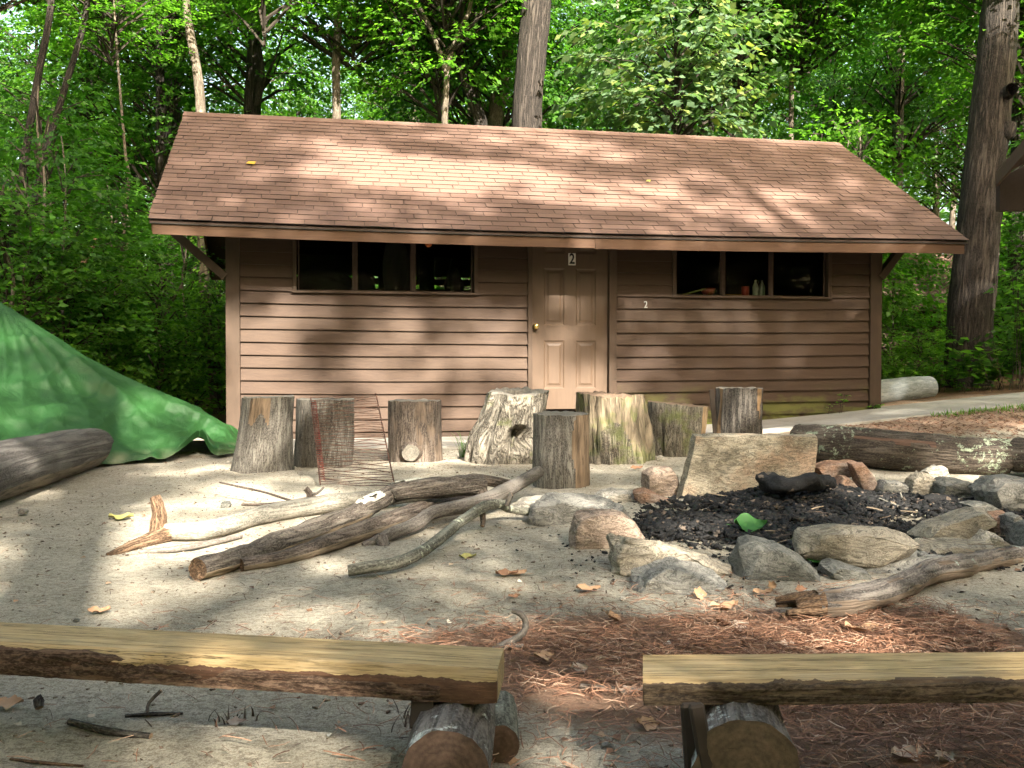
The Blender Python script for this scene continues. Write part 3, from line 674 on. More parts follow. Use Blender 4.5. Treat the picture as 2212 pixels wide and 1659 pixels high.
def spline(P, R, step):
    P = [Vector(p) for p in P]; out = []; rad = []
    Q = [P[0] * 2 - P[1]] + P + [P[-1] * 2 - P[-2]]; RR = [R[0]] + list(R) + [R[-1]]
    for i in range(1, len(Q) - 2):
        n = max(2, int((Q[i + 1] - Q[i]).length / step))
        for j in range(n):
            t = j / n; t2, t3 = t * t, t * t * t
            c = [(-t3 + 2 * t2 - t) / 2, (3 * t3 - 5 * t2 + 2) / 2, (-3 * t3 + 4 * t2 + t) / 2, (t3 - t2) / 2]
            out.append(Q[i - 1] * c[0] + Q[i] * c[1] + Q[i + 1] * c[2] + Q[i + 2] * c[3]); rad.append(RR[i] + (RR[i + 1] - RR[i]) * t)
    out.append(Q[-2]); rad.append(RR[-2]); return out, rad
def tube_mesh(name, P, R, seg=18, step=.02, rough=.06, ridge=.03, seed=0, bare=None, flat=None, capz=True, ragged=0.0):
    C_, Rr = spline(P, R, step); n = len(C_); V = []; A = []; B = []
    T = [(C_[min(i + 1, n - 1)] - C_[max(i - 1, 0)]).normalized() for i in range(n)]
    ref = Vector((0, 0, 1)) if abs(T[0].z) < .9 else Vector((0, 1, 0)); X = (ref - T[0] * ref.dot(T[0])).normalized(); s = 0; sv = Vector((seed * 3.1, seed * 1.7, seed * 5.3))
    for i in range(n):
        X = (X - T[i] * X.dot(T[i])).normalized(); Yv = T[i].cross(X)
        if i: s += (C_[i] - C_[i - 1]).length
        for j in range(seg):
            th = 2 * math.pi * j / seg; c, s_ = math.cos(th), math.sin(th); r = Rr[i]
            bc = Vector((c * r, s_ * r, s)); q = Vector((c * .9, s_ * .9, s * 2.2 / max(.03, r * 6))) + sv
            d = 1 + rough * mnoise.fractal(q * 1.1, 1, 2, 3) * 1.25 + ridge * 1.5 * mnoise.fractal(Vector((c * 4.5, s_ * 4.5, s * 6)) + sv, 1, 2, 3)
            if ragged and (i < ragged * n): d *= 1
            p = C_[i] + (X * c + Yv * s_) * (r * d)
            if ragged and i == 0: p = p - T[i] * abs(mnoise.noise(Vector((c * 5, s_ * 5, seed)))) * r * ragged
            V.append(p); A.append(bc); B.append(bare(th, s, i / n, (X * c + Yv * s_)) if bare else 0.0)
    F = [(i * seg + j, i * seg + (j + 1) % seg, (i + 1) * seg + (j + 1) % seg, (i + 1) * seg + j) for i in range(n - 1) for j in range(seg)]
    F = [f[::-1] for f in F] if False else F
    me = mesh_np(name, [tuple(v) for v in V], F, True, {'bark': ('FLOAT_VECTOR', [tuple(a) for a in A]), 'bare': ('FLOAT', B)})
    ends = (V[:seg], V[-seg:], C_[0], C_[-1], T[0], T[-1], Rr[0], Rr[-1]); return me, ends
def cap_mesh(ring, cen, T, out=1, dish=0.0, seed=0):
    n = len(ring); V = [tuple(p) for p in ring]; A = []; K = [.66, .33]
    X = (Vector(ring[0]) - cen).normalized(); Yv = T.cross(X).normalized()
    for f in K: V += [tuple(cen + (Vector(p) - cen) * f + T * (dish * mnoise.noise(Vector(p) * 9 + Vector((f * 5, seed, 0))))) for p in ring]
    V.append(tuple(cen + T * dish * .3))
    for v in V: d = Vector(v) - cen; A.append((d.dot(X), d.dot(Yv), 0.0))
    F = []
    for a in range(2):
        for j in range(n): F.append((a * n + j, a * n + (j + 1) % n, (a + 1) * n + (j + 1) % n, (a + 1) * n + j))
    me = bpy.data.meshes.new('cut_end'); me.from_pydata(V, [], F + [(2 * n + j, 2 * n + (j + 1) % n, 3 * n) for j in range(n)]); me.update()
    bm = bmesh.new(); bm.from_mesh(me); bmesh.ops.recalc_face_normals(bm, faces=bm.faces)
    if bm.faces[0].normal.dot(T * out) < 0: bmesh.ops.reverse_faces(bm, faces=bm.faces)
    bm.to_mesh(me); bm.free()
    at_ = me.attributes.new('bark', 'FLOAT_VECTOR', 'POINT'); at_.data.foreach_set('vector', np.array(A, np.float32).ravel())
    me.polygons.foreach_set('use_smooth', [True] * len(me.polygons)); return me
def tube(name, P, R, mat, parent=None, cap='cut_tan', part='bark', both=True, dish=.006, seed=0, **kw):
    me, e = tube_mesh(name, P, R, seed=seed, **kw); o = link(part if parent else name, me, M[mat], parent)
    own = parent or o
    for i in ((0, 1) if both else (0,)):
        link('cut_end', cap_mesh(e[i], e[2 + i], e[4 + i], -1 if i == 0 else 1, dish, seed + i), M[cap], own)
    return o
def BP(a, b, r, lift=0.0):
    p = site(a, b + r * .93, lift); rr = r * p.y / FD
    return Vector((p.x, p.y + rr * .25, p.z + rr * .97)), rr
def branch(name, label, pts, mat, cat='branch', cap='cut_tan', group=None, **kw):
    q = [BP(*p) for p in pts]; o = tube(name, [x[0] for x in q], [x[1] for x in q], mat, cap=cap, **kw)
    return tag(o, label, cat, group), q
def twig(par, name, pts, r0, r1, mat, cap='cut_tan'):       # world points
    n = len(pts); return tube(name, pts, [r0 + (r1 - r0) * i / (n - 1) for i in range(n)], mat, parent=par, part=name, cap=cap, seg=8, step=.02, rough=.15)

def stump(label, ct, yt, cb, yb, wt, wb, mat, cap, seed, flare=2.0, tilt=(0, 0), lobes=.05, ridge=.02, prof=None, dent=None, bare=None, hollow=0.0, knot=None, Yadd=0.0, seg=84, nz=52, topn=.006):
    f = site(cb, yb); Rb = wb * f.y / FD; C0 = Vector((f.x, f.y + Rb * .9 + Yadd, H(f.x, f.y) - .03)); Rb = wb * C0.y / FD; Rt = wt * C0.y / FD
    C0.x = at(cb, yb, C0.y).x; top = at(ct, yt, C0.y); h = top.z - C0.z; dx = top.x - C0.x
    ridge *= 1.6; root = thing('tree_stump', label, 'stump', tuple(C0)); sv = Vector((seed * 4.1, seed * 2.3, seed))
    V = []; A = []; B = []
    for i in range(nz + 1):
        t = i / nz; r = Rt + (Rb - Rt) * (1 - t) ** flare
        if prof: r *= prof(t)
        for j in range(seg):
            th = 2 * math.pi * j / seg; c, s = math.cos(th), math.sin(th)
            q = Vector((c, s, t * .9 + (1 - t) ** 2 * .3)) + sv
            d = 1 + lobes * mnoise.fractal(q * 1.2, 1, 2, 4) * (1 + .8 * (1 - t) ** 2) + ridge * (abs(mnoise.noise(Vector((c * 7, s * 7, t * 1.2)) + sv)) - .25) * 2 + ridge * .6 * mnoise.noise(Vector((c * 16, s * 16, t * 4)) + sv)
            if dent: d += dent(th, t)
            z = t * h + (tilt[0] * c + tilt[1] * s) * Rt * t
            p = (dx * t + c * r * d, s * r * d, z + (topn * 2 * mnoise.noise(q * 6) if i == nz else 0))
            V.append(p); A.append((c * r, s * r, t * h)); B.append(bare(th, t) if bare else 0.0)
    F = [(i * seg + j, i * seg + (j + 1) % seg, (i + 1) * seg + (j + 1) % seg, (i + 1) * seg + j) for i in range(nz) for j in range(seg)]
    link('trunk', mesh_np('trunk', V, F, True, {'bark': ('FLOAT_VECTOR', A), 'bare': ('FLOAT', B)}), M[mat], root)
    ring = [Vector(p) for p in V[-seg:]]; cen = sum(ring, Vector()) / seg; TV = []; TA = []; nr = 9
    for a in range(nr + 1):
        f_ = 1 - a / nr * .97
        for j in range(seg):
            p = cen + (ring[j] - cen) * f_; n_ = mnoise.fractal(Vector((p.x * 9, p.y * 9, seed)), 1, 2, 3) * topn * (a > 0)
            if hollow and a > 0: n_ -= h * hollow * float(smooth(.52, .30, f_ + .08 * mnoise.noise(p * 8)))
            TV.append((p.x, p.y, p.z + n_)); TA.append((p.x - cen.x, p.y - cen.y, 0))
    TF = [(a * seg + j, a * seg + (j + 1) % seg, (a + 1) * seg + (j + 1) % seg, (a + 1) * seg + j) for a in range(nr) for j in range(seg)]
    link('cut_top', mesh_np('cut_top', TV, TF, True, {'bark': ('FLOAT_VECTOR', TA)}), M[cap], root)
    if knot:
        ka, kb, kr = knot; kp = at(ka, kb, C0.y - Rb * .93) - C0; rk = kr * C0.y / FD
        me, e = tube_mesh('knot', [kp + Vector((0, rk * 1.2, 0)), kp, kp + Vector((0, -rk * .7, 0))], [rk * 1.25, rk * 1.1, rk * .85], 18, .01, .1, .05, seed)
        kn = link('knot', me, M[mat], root); link('cut_end', cap_mesh(e[1], e[3], e[5], 1, .01), M['cut_grey'], kn)
    return root, C0, Rb, h
front = -math.pi / 2
def ang(th, c): return abs((th - c + math.pi) % (2 * math.pi) - math.pi)
stump('tall grey flared tree stump beside the tarp with an orange scar near its top', 580, 857, 566, 1021, 56, 67, 'bark_grey', 'cut_grey', 1, 2.6, (.02, .0),
      bare=lambda th, t: 1.0 * (ang(th, front - .1) < .42) * (t > .72 - .08 * math.sin(th * 9)) * (t < .985))
stump('grey tree stump standing behind the rusty wire grate', 703, 862, 700, 1008, 61, 61, 'bark_grey', 'cut_grey', 2, 1.5)
stump('tree stump with a round cut knot low on its front', 896, 865, 897, 1000, 57, 59, 'bark_brown', 'cut_grey', 3, 1.6, lobes=.03, knot=(889, 977, 21),
      dent=lambda th, t: -.10 * math.exp(-((ang(th, front + .12) / .34) ** 2 + ((t - .16) / .13) ** 2)) + .04 * math.exp(-((ang(th, front + .12) / .42) ** 2 + ((t - .16) / .2) ** 2)))
stump('gnarled bulging hollow stump with a dark hole in its side', 1118, 846, 1092, 1002, 66, 74, 'bark_gnarled', 'cut_grey', 4, 1.0, (.0, .10), lobes=.17, ridge=.06, hollow=.12, topn=.012,
      prof=lambda t: 1 + .10 * math.sin(math.pi * min(1, t * 1.5)) - .05 * smooth(.8, 1, t),
      dent=lambda th, t: -.70 * float(smooth(.46, .22, math.hypot(ang(th, front + .22) * 1.05, (t - .40) * 2.1))) + .10 * math.exp(-((ang(th, front + .2) / .55) ** 2 + ((t - .42) / .3) ** 2)))
stump('front grey stump with a long strip of orange bare wood on its right', 1212, 893, 1212, 1056, 60, 62, 'bark_grey', 'cut_grey', 5, 1.2, (0, .015), lobes=.025,
      bare=lambda th, t: 1.0 if (-.98 < ((th - front + math.pi) % (2 * math.pi) - math.pi) - 1.27 < .7) and ((th - front) % 6.283) > .42 + .10 * math.sin(t * 6 + 1) else 0.0)
stump('pale weathered stump with deep splits and curling grain', 1318, 853, 1322, 1004, 75, 78, 'bark_split', 'cut_dark', 6, 1.4, (-.04, .02), lobes=.10, ridge=.09, topn=.02,
      bare=lambda th, t: .9 if t > .35 + .3 * math.sin(th * 3) else .2)
stump('short mossy tan stump between the split stump and the slab', 1464, 873, 1460, 987, 64, 58, 'bark_moss', 'cut_dark', 7, 1.2, (-.09, .0), lobes=.09, ridge=.03,
      bare=lambda th, t: .9 if ang(th, front + 1.25) < .4 else 0)
r8, c8, rb8, h8 = stump('dark barked stump nearest the right end of the cabin wall', 1596, 838, 1592, 962, 51, 52, 'bark_dark', 'cut_grey', 8, 1.2, lobes=.05, ridge=.06,
      bare=lambda th, t: .9 if (ang(th, front + .78) < .17 and t > .55 + .1 * math.sin(th * 20)) or ang(th, front - 1.05) < .12 else 0)
V, Fc = bar((-rb8 * 1.12, -.06, h8 * .98), (-rb8 * .93, -.10, .02), .05, .018, Vector((0, 1, .2)))
M['slab_bark'] = plain('loose_bark', (.04, .03, .022), .95); me = MB().add(V, Fc).mesh('bark_strip', .004); link('bark_strip', me, M['slab_bark'], r8)

# pile of branches
o, q = branch('fallen_branch', 'long pale branch with an upright broken stub, rearmost in the branch pile',
    [(352, 1150, 20), (452, 1145, 21), (560, 1115, 20), (690, 1092, 20), (780, 1082, 20), (900, 1068, 17, .03), (1010, 1060, 12, .05)], 'bark_pale', seed=1, ridge=.02, rough=.08)
b0 = q[0][0]; sp_ = b0.y
twig(o, 'broken_stub', [at(346, 1165, sp_), at(343, 1135, sp_), at(342, 1100, sp_), at(334, 1072, sp_)], .055, .026, 'rotten', 'rotten')
twig(o, 'broken_end', [b0 + Vector((.02, 0, -.01)), BP(310, 1172, 10)[0], BP(270, 1186, 8)[0], BP(233, 1200, 5)[0]], .045, .014, 'rotten', 'rotten')
twig(o, 'side_twig', [at(672, 1088, q[3][0].y), at(668, 1066, q[3][0].y), at(660, 1055, q[3][0].y)], .024, .017, 'bark_brown')
twig(o, 'side_twig', [at(668, 1066, q[3][0].y), at(684, 1066, q[3][0].y - .01), at(700, 1052, q[3][0].y)], .010, .006, 'bark_smooth')
branch('fallen_branch', 'thin grey limb on the sand under the rear branch', [(300, 1193, 5), (380, 1186, 7), (460, 1172, 7), (520, 1158, 6)], 'bark_smooth', seed=12, seg=10)
o, q = branch('fallen_branch', 'thick flaking branch with white lichen patches, on top of the pile',
    [(425, 1232, 24), (520, 1204, 24), (610, 1172, 25), (700, 1138, 23, .02), (775, 1108, 22, .05), (835, 1074, 20, .10), (875, 1061, 20, .13), (950, 1054, 23, .13), (1040, 1048, 22, .12)], 'bark_big', cap='rotten', seed=2, seg=26, rough=.12, ridge=.05,
    bare=lambda th, s, f, n: 1.0 if n.z < -.35 and f < .62 else 0.0)
m = M['bark_big']
for (a, b, rr, Y) in ((880, 1052, 1.06, None),):
    pass
e_ = q[-1][0]; twig(o, 'broken_limb', [e_ + Vector((-.03, -.01, 0)), e_ + Vector((.01, -.05, -.06)), e_ + Vector((.03, -.06, -.14))], .05, .028, 'bark_brown', 'rotten')
k = NT('white_shelf_lichen'); n_ = k.noise(k.coord('Position'), 60, 6, .75); col = k.ramp(n_, [(.35, (.16, .12, .08)), (.45, (.55, .52, .42)), (.7, (.72, .70, .60))]); M['lichen_w'] = k.fin(col, k.bump(n_, .8, .006), .95)
def crust(par, qa, qb, w, seed, span=(-1.1, .9)):      # crust of lichen lying on top of a limb between two of its centres
    (pa, ra), (pb, rb) = qa, qb; d = (pb - pa).normalized(); X = Vector((0, 0, 1)); X = (X - d * X.dot(d)).normalized(); Yv = d.cross(X); V = []; F = []; nu, nv = 22, 16
    for i in range(nu + 1):
        for j in range(nv + 1):
            t = i / nu; th = span[0] + (span[1] - span[0]) * j / nv; e = min(t, 1 - t) * 2; f = min(j, nv - j) / nv * 2
            hh = .006 * mnoise.noise(Vector((t * 7, th * 5, seed))) + .012 * min(1, 3 * e) * min(1, 3 * f) - .006
            r = (ra + (rb - ra) * t) * 1.02 + hh; V.append(tuple(pa.lerp(pb, t) + (X * math.cos(th) + Yv * math.sin(th)) * r))
    for i in range(nu):
        for j in range(nv):
            if mnoise.noise(Vector((i * .25, j * .3, seed * 3))) > -.16: a = i * (nv + 1) + j; F.append((a, a + 1, a + nv + 2, a + nv + 1))
    me = bpy.data.meshes.new('lichen_patch'); me.from_pydata(V, [], F); me.update(); me.polygons.foreach_set('use_smooth', [True] * len(F)); return link('lichen_patch', me, M['lichen_w'], par)
crust(o, BP(842, 1066, 20, .105), BP(915, 1055, 22, .13), 0, 1); crust(o, BP(772, 1109, 22, .05), BP(826, 1080, 20, .093), 0, 4)
branch('fallen_branch', 'shadowed limb lying underneath the thick flaking branch', [(520, 1222, 14), (620, 1204, 17), (720, 1170, 20), (820, 1136, 22), (920, 1104, 23), (1010, 1080, 20)], 'bark_brown', seed=3, cap='rotten',
    bare=lambda th, s, f, n: 1.0 if n.z < .1 else 0)
o, q = branch('fallen_branch', 'smooth forked limb with a fresh orange cut stub at its near end', [(822, 1166, 12), (850, 1152, 14, .01), (900, 1132, 15, .02), (935, 1108, 14, .05), (985, 1098, 16, .05), (1040, 1085, 17, .06), (1085, 1064, 16, .08), (1130, 1040, 15, .10), (1163, 1020, 13, .13)], 'bark_smooth', cap='cut_grey', seed=4)
p0 = q[0][0]; twig(o, 'fork', [p0, at(802, 1173, p0.y), at(785, 1180, p0.y - .02)], .032, .018, 'bark_smooth', 'cut_grey')
twig(o, 'fork', [p0 + Vector((.0, 0, 0)), at(830, 1180, p0.y - .03), at(820, 1202, p0.y - .06)], .036, .024, 'bark_smooth', 'cut_tan')
twig(o, 'side_twig', [at(838, 1172, p0.y), at(850, 1190, p0.y - .04), at(858, 1197, p0.y - .05)], .008, .005, 'bark_smooth')
o, q = branch('fallen_branch', 'slender lichened branch in front of the pile with a round sawn end', [(752, 1234, 13, .01), (800, 1226, 14, .02), (860, 1216, 14, .02), (915, 1190, 13, .03), (965, 1152, 12, .05), (1000, 1124, 11, .06), (1045, 1096, 12, .09), (1080, 1090, 11, .09), (1100, 1100, 8, .05), (1150, 1108, 9, .02)], 'bark_mossy', cap='cut_tan', seed=5, ridge=.02)
ys = q[6][0].y; twig(o, 'side_twig', [at(1040, 1104, ys), at(1044, 1122, ys), at(1042, 1137, ys - .02)], .02, .012, 'bark_brown'); twig(o, 'side_twig', [at(1095, 1092, ys), at(1102, 1072, ys), at(1106, 1068, ys)], .014, .016, 'bark_smooth')
branch('fallen_branch', 'short brown branch at the upper right of the pile behind the thick one', [(985, 1046, 9, .10), (1020, 1036, 12, .10), (1060, 1040, 12, .08), (1100, 1048, 11, .04)], 'bark_brown', seed=6)
def stick(label, pts, mat='bark_smooth', cat='twig', name='twig', **kw):
    return branch(name, label, pts, mat, cat, seg=8, **kw)[0]
stick('long thin bare twig reaching left over the sunlit sand from the pile', [(474, 1042, 2, .10), (520, 1052, 2.5, .09), (570, 1063, 2.6, .08), (640, 1086, 3, .05)], 'bark_brown')
stick('thin twig lying on the sunlit sand behind the branch pile', [(522, 1090, 3), (560, 1090, 2.5), (620, 1084, 2.5), (680, 1072, 3)], 'bark_brown')
stick('curved grey twig standing on the pine needles behind the left bench end', [(1072, 1398, 7), (1105, 1386, 9), (1130, 1368, 8, .03), (1136, 1345, 7, .06), (1124, 1326, 7, .09), (1106, 1320, 5, .10)])
stick('short grey twig beside the foot of the curved twig', [(1062, 1402, 5), (1098, 1397, 6), (1130, 1395, 5)])
stick('dark twig on the sand under the left bench, below its middle', [(270, 1547, 4), (330, 1543, 5), (395, 1541, 3)], 'bark_dark')
stick('forked pale twig beneath the left bench leaning out of the sand', [(318, 1538, 4), (322, 1518, 4, .02), (348, 1492, 4, .05)])
stick('knobbly dark stick end under the left end of the left bench', [(84, 1530, 9), (82, 1516, 12, .01), (92, 1508, 9, .02)], 'bark_dark')
stick('thin reddish twig at the bottom left corner on the sand', [(22, 1640, 3), (90, 1648, 4), (180, 1655, 3)], 'rotten')
stick('broken dark stick on needles left of the right bench end', [(1255, 1482, 6), (1300, 1488, 7), (1330, 1490, 8)], 'bark_brown')
stick('flat grey sticks crossing behind the twig pile under the left bench', [(150, 1560, 8), (230, 1580, 9), (325, 1592, 8)], 'bark_dark')
# loose bits in the fire pit
for (lab, pts) in (('thin half burnt stick at the right of the fire pit', [(2010, 1091, 3, .02), (2050, 1086, 3, .02), (2095, 1070, 3, .03)]),
                   ('pale thin stick crossing the charcoal in the middle right', [(1900, 1077, 2, .03), (1935, 1092, 3, .02), (1965, 1103, 3, .02)]),
                   ('short pale splinter leaning over the charcoal', [(1945, 1065, 2, .05), (1950, 1080, 2, .02)])): stick(lab, pts, 'bark_pale')
o, q = branch('charred_log', 'charred black log lying on the charcoal in front of the big slab', [(1650, 1038, 20, .09), (1700, 1050, 17, .08), (1748, 1042, 18, .09), (1800, 1044, 12, .08)], 'coal', 'log', 'coal', seed=9, rough=.34, ridge=.22)
branch('charred_log', 'small burnt log end near the right-hand stones of the pit', [(1990, 1082, 12), (2025, 1081, 13), (2060, 1084, 11)], 'coal', 'log', 'coal', seed=10, rough=.34, ridge=.2)

# big logs
q = [BP(-150, 1066, 78), BP(-20, 1024, 66), BP(100, 992, 55), BP(170, 975, 46), BP(203, 966, 40)]
o = tag(tube('log', [x[0] for x in q], [x[1] for x in q[:-1]] + [q[-1][1] * .96], 'log_worn', cap='cut_dark', seed=21, seg=34, rough=.03, ridge=.012,
    bare=lambda th, s, f, n: .9 if n.z < -.3 and n.y < .3 else 0), 'thick smooth grey log at the left edge in front of the tarp', 'log')
q = [BP(1728, 958, 42), BP(1820, 966, 43), BP(1950, 977, 43), BP(2080, 986, 41), BP(2178, 990, 39)]
o = tag(tube('log', [x[0] for x in q], [x[1] for x in q], 'bark_lichen', cap='cut_tan', seed=22, seg=34, rough=.06, ridge=.04,
    bare=lambda th, s, f, n: .9 if n.y < -.5 and .12 < n.z < .62 and .32 < f < .66 and mnoise.noise(Vector((s * 3, th * 2, 1))) > -.2 else 0), 'long dark log covered in pale green lichen right of the slab', 'log')
q = [BP(2188, 992, 37), BP(2300, 1004, 38), BP(2420, 1020, 38)]
q = [(p + Vector((.02, -.02, .03)), r) for p, r in q]
tag(tube('log', [x[0] for x in q], [x[1] for x in q], 'bark_lichen', cap='cut_tan', seed=23, seg=26), 'second lichened log with a tan sawn end at the right edge', 'log')
o, q = branch('driftwood_branch', 'weathered crooked branch with a rotten broken end, in front of the fire ring', [(1762, 1308, 31), (1830, 1303, 30), (1900, 1288, 29), (1960, 1264, 26), (2010, 1238, 26), (2070, 1226, 27), (2130, 1214, 22), (2200, 1200, 20), (2300, 1186, 16)], 'drift', cap='rotten', seed=31, seg=30, rough=.14, ridge=.05,
    bare=lambda th, s, f, n: .85 if n.z < -.1 or mnoise.noise(Vector((s * 5, th * 1.5, 3))) > .25 else 0)
p0, r0 = q[0]
for i in range(9):
    aa = i / 9 * 6.28; L = random.Random(i).uniform(.05, .14); yy = math.cos(aa) * r0 * .6; zz_ = math.sin(aa) * r0 * .6
    twig(o, 'splinter', [p0 + Vector((.03, yy, zz_)), p0 + Vector((-L * .5, yy * 1.1, zz_ * 1.0 - .004)), p0 + Vector((-L, yy * 1.2, zz_ * .9 - .012))], .022, .009, 'rotten', 'rotten')
# pale hollow-looking log by the right end of the cabin
p1 = loc2w(W + .12, .75); p2 = loc2w(W + 1.45, 1.15)
zb1 = H(p1.x, p1.y); zb2 = H(p2.x, p2.y); M['log_pale'] = bark_mat('bleached_log', (.17, .19, .19), (.28, .31, .32), (.42, .46, .47), 14, (.50, .52, .50), .04, moss=.0, stretch=.3, bump=.5, dist=.01)
tag(tube('bleached_log', [Vector((p1.x, p1.y, zb1 + .14)), Vector(((p1.x + p2.x) / 2, (p1.y + p2.y) / 2, (zb1 + zb2) / 2 + .14)), Vector((p2.x, p2.y, zb2 + .12))], [.165, .165, .155], 'log_pale', cap='cut_grey', seed=41, seg=24, rough=.03, ridge=.01),
    'pale bleached log on the ground beyond the right corner of the cabin', 'log')

# ------------------------------------------------------------------ stones
SM = {
 'grey': stone_mat('grey_stone', (.16, .16, .155), (.25, .25, .24), (.33, .33, .315)),
 'dark': stone_mat('dark_slate', (.10, .105, .10), (.165, .17, .162), (.24, .24, .23), 4),
 'tan': stone_mat('tan_stone', (.21, .19, .155), (.33, .30, .25), (.44, .41, .35), 6, accent=(.30, .265, .21)),
 'slab': stone_mat('stained_slab', (.20, .18, .145), (.34, .31, .25), (.46, .43, .36), 4, accent=(.34, .22, .14)),
 'pink': stone_mat('pinkish_stone', (.22, .17, .14), (.33, .265, .225), (.43, .37, .32), 8),
 'red': stone_mat('reddish_stone', (.22, .13, .09), (.34, .21, .15), (.42, .31, .25), 6, accent=(.30, .25, .21)),
 'pale': stone_mat('pale_stone', (.34, .33, .30), (.47, .455, .42), (.58, .57, .53), 6),
}
def stone(label, outl, Y, depth, mat, seed=0, lean=0.0, round_=.045, cuts=3, sharp=17, amp=.055, kt=.84, name='stone', cat='stone', backdrop=.0, jit=.075):
    rs_ = random.Random(seed * 7 + 1); P = [at(a, b, Y) for a, b in outl]; c = sum(P, Vector()) / len(P); zl = min(p.z for p in P)
    size = max((p - c).length for p in P); V = []
    gz_ = H(c.x, c.y) - .03
    for (dy, sc) in ((-.5, kt), (-.22, .985), (0, 1.0), (.28, .96), (.5, kt * .93)):
        for p in P:
            q = c + (p - c) * sc; q.y += dy * depth + (q.z - zl) * lean
            q.x *= q.y / Y if False else 1.0
            V.append(q + Vector([rs_.uniform(-1, 1) * size * jit * (.3 if dy == 0 else 1) for _ in range(3)]))
    bm = bmesh.new(); bv = [bm.verts.new(v - c) for v in V]; bmesh.ops.convex_hull(bm, input=bv)
    bmesh.ops.delete(bm, geom=[v for v in bm.verts if not v.link_faces], context='VERTS')
    bmesh.ops.dissolve_limit(bm, angle_limit=math.radians(9), verts=bm.verts, edges=bm.edges)
    bmesh.ops.bevel(bm, geom=bm.edges[:] , offset=size * round_ * (.55 if round_ > .1 else .3), segments=2 if round_ > .1 else 1, affect='EDGES', clamp_overlap=True)
    bmesh.ops.triangulate(bm, faces=bm.faces)
    for _ in range(cuts):
        el = [e for e in bm.edges if e.calc_length() > size * .075]
        if not el: break
        bmesh.ops.subdivide_edges(bm, edges=el, cuts=1, use_grid_fill=False); bmesh.ops.triangulate(bm, faces=bm.faces)
    bm.normal_update(); sv = Vector((seed * 5.7, seed * 2.9, seed * 1.3)); st = Matrix.Rotation(.4 + seed * .3, 3, 'Y') @ Matrix.Rotation(.3, 3, 'X')
    mv = []
    for v in bm.verts:
        q = v.co / size; w = st @ q
        n1 = mnoise.fractal(q * 2.1 + sv, 1, 2, 4); n2 = mnoise.noise(Vector((w.x * 2.2, w.y * 2.2, w.z * 9)) + sv); n3 = mnoise.fractal(q * 9 + sv, 1, 2, 3); n1 = n1 * .8 + (mnoise.cell(q * 2.6 + sv + Vector((n3, n3, n3)) * .05) - .5) * .35
        mv.append(v.normal * size * (amp * n1 + amp * .42 * (abs(n2) * 2 - .5) + amp * .22 * n3))
    for v, d in zip(bm.verts, mv): v.co += d
    me = bpy.data.meshes.new(name); bm.to_mesh(me); bm.free()
    me.polygons.foreach_set('use_smooth', [True] * len(me.polygons)); me.set_sharp_from_angle(angle=math.radians(sharp))
    return tag(link(name, me, SM[mat], None, c), label, cat)
stone('large upright slab of tan rock standing behind the fire pit', [(1497, 936), (1620, 937), (1756, 938), (1763, 955), (1751, 990), (1750, 1020), (1748, 1085), (1600, 1090), (1458, 1090), (1464, 1050), (1484, 985)], 6.6, .26, 'slab', 1, .10, .03, 4, 24, .022, .965, jit=.018)
stone('pinkish grey block leaning against the left end of the slab', [(1389, 1022), (1408, 1008), (1450, 1011), (1463, 1035), (1466, 1066), (1445, 1082), (1388, 1060)], 6.75, .22, 'pink', 2)
stone('flat pale stone between the slab and the charcoal', [(1278, 1076), (1300, 1062), (1350, 1060), (1378, 1072), (1376, 1086), (1320, 1092)], 6.45, .3, 'pale', 3)
stone('small reddish wedge beside the left charcoal edge', [(1366, 1062), (1392, 1056), (1452, 1082), (1438, 1096), (1400, 1092), (1370, 1080)], 6.3, .2, 'red', 4)
stone('broad flat topped grey stone at the left of the ring', [(1142, 1090), (1190, 1076), (1300, 1078), (1348, 1094), (1352, 1120), (1260, 1136), (1200, 1158), (1165, 1146), (1146, 1124)], 5.55, .42, 'grey', 5, round_=.05)
stone('low pale stone tucked behind the broad flat topped one', [(1098, 1094), (1130, 1081), (1200, 1074), (1214, 1086), (1150, 1114), (1105, 1112)], 5.95, .3, 'pale', 6)
stone('rounded pinkish boulder in front of the broad flat stone', [(1228, 1146), (1245, 1112), (1290, 1096), (1336, 1100), (1362, 1122), (1386, 1160), (1352, 1184), (1322, 1206), (1260, 1204), (1232, 1182)], 4.82, .30, 'pink', 7, round_=.16)
stone('long tan wedge stone sloping down to the right', [(1321, 1168), (1350, 1160), (1440, 1174), (1578, 1216), (1584, 1238), (1500, 1262), (1400, 1276), (1340, 1268), (1321, 1232)], 4.3, .30, 'tan', 8, amp=.06)
stone('grey angular stone furthest forward on the pine needles', [(1357, 1274), (1375, 1246), (1420, 1219), (1470, 1217), (1545, 1241), (1567, 1260), (1532, 1292), (1450, 1304), (1385, 1296)], 3.98, .28, 'grey', 9, amp=.06, lean=.25)
stone('dark slate wedge with a slanting right side', [(1587, 1222), (1603, 1176), (1624, 1162), (1680, 1175), (1736, 1208), (1768, 1238), (1778, 1270), (1700, 1278), (1630, 1270), (1588, 1252)], 4.22, .30, 'dark', 10, amp=.035, lean=.22)
stone('thick grey flat stone under the long oval one', [(1795, 1236), (1850, 1222), (1960, 1203), (2020, 1203), (2085, 1215), (2105, 1242), (2000, 1266), (1900, 1266), (1820, 1256)], 4.42, .36, 'grey', 12, round_=.06)
stone('long smooth oval stone like a loaf on the front of the ring', [(1715, 1172), (1722, 1150), (1752, 1140), (1810, 1137), (1900, 1139), (1955, 1154), (1978, 1182), (1965, 1202), (1900, 1216), (1800, 1216), (1740, 1204), (1718, 1190)], 4.42, .24, 'tan', 11, round_=.30, amp=.012, sharp=60, kt=.72)
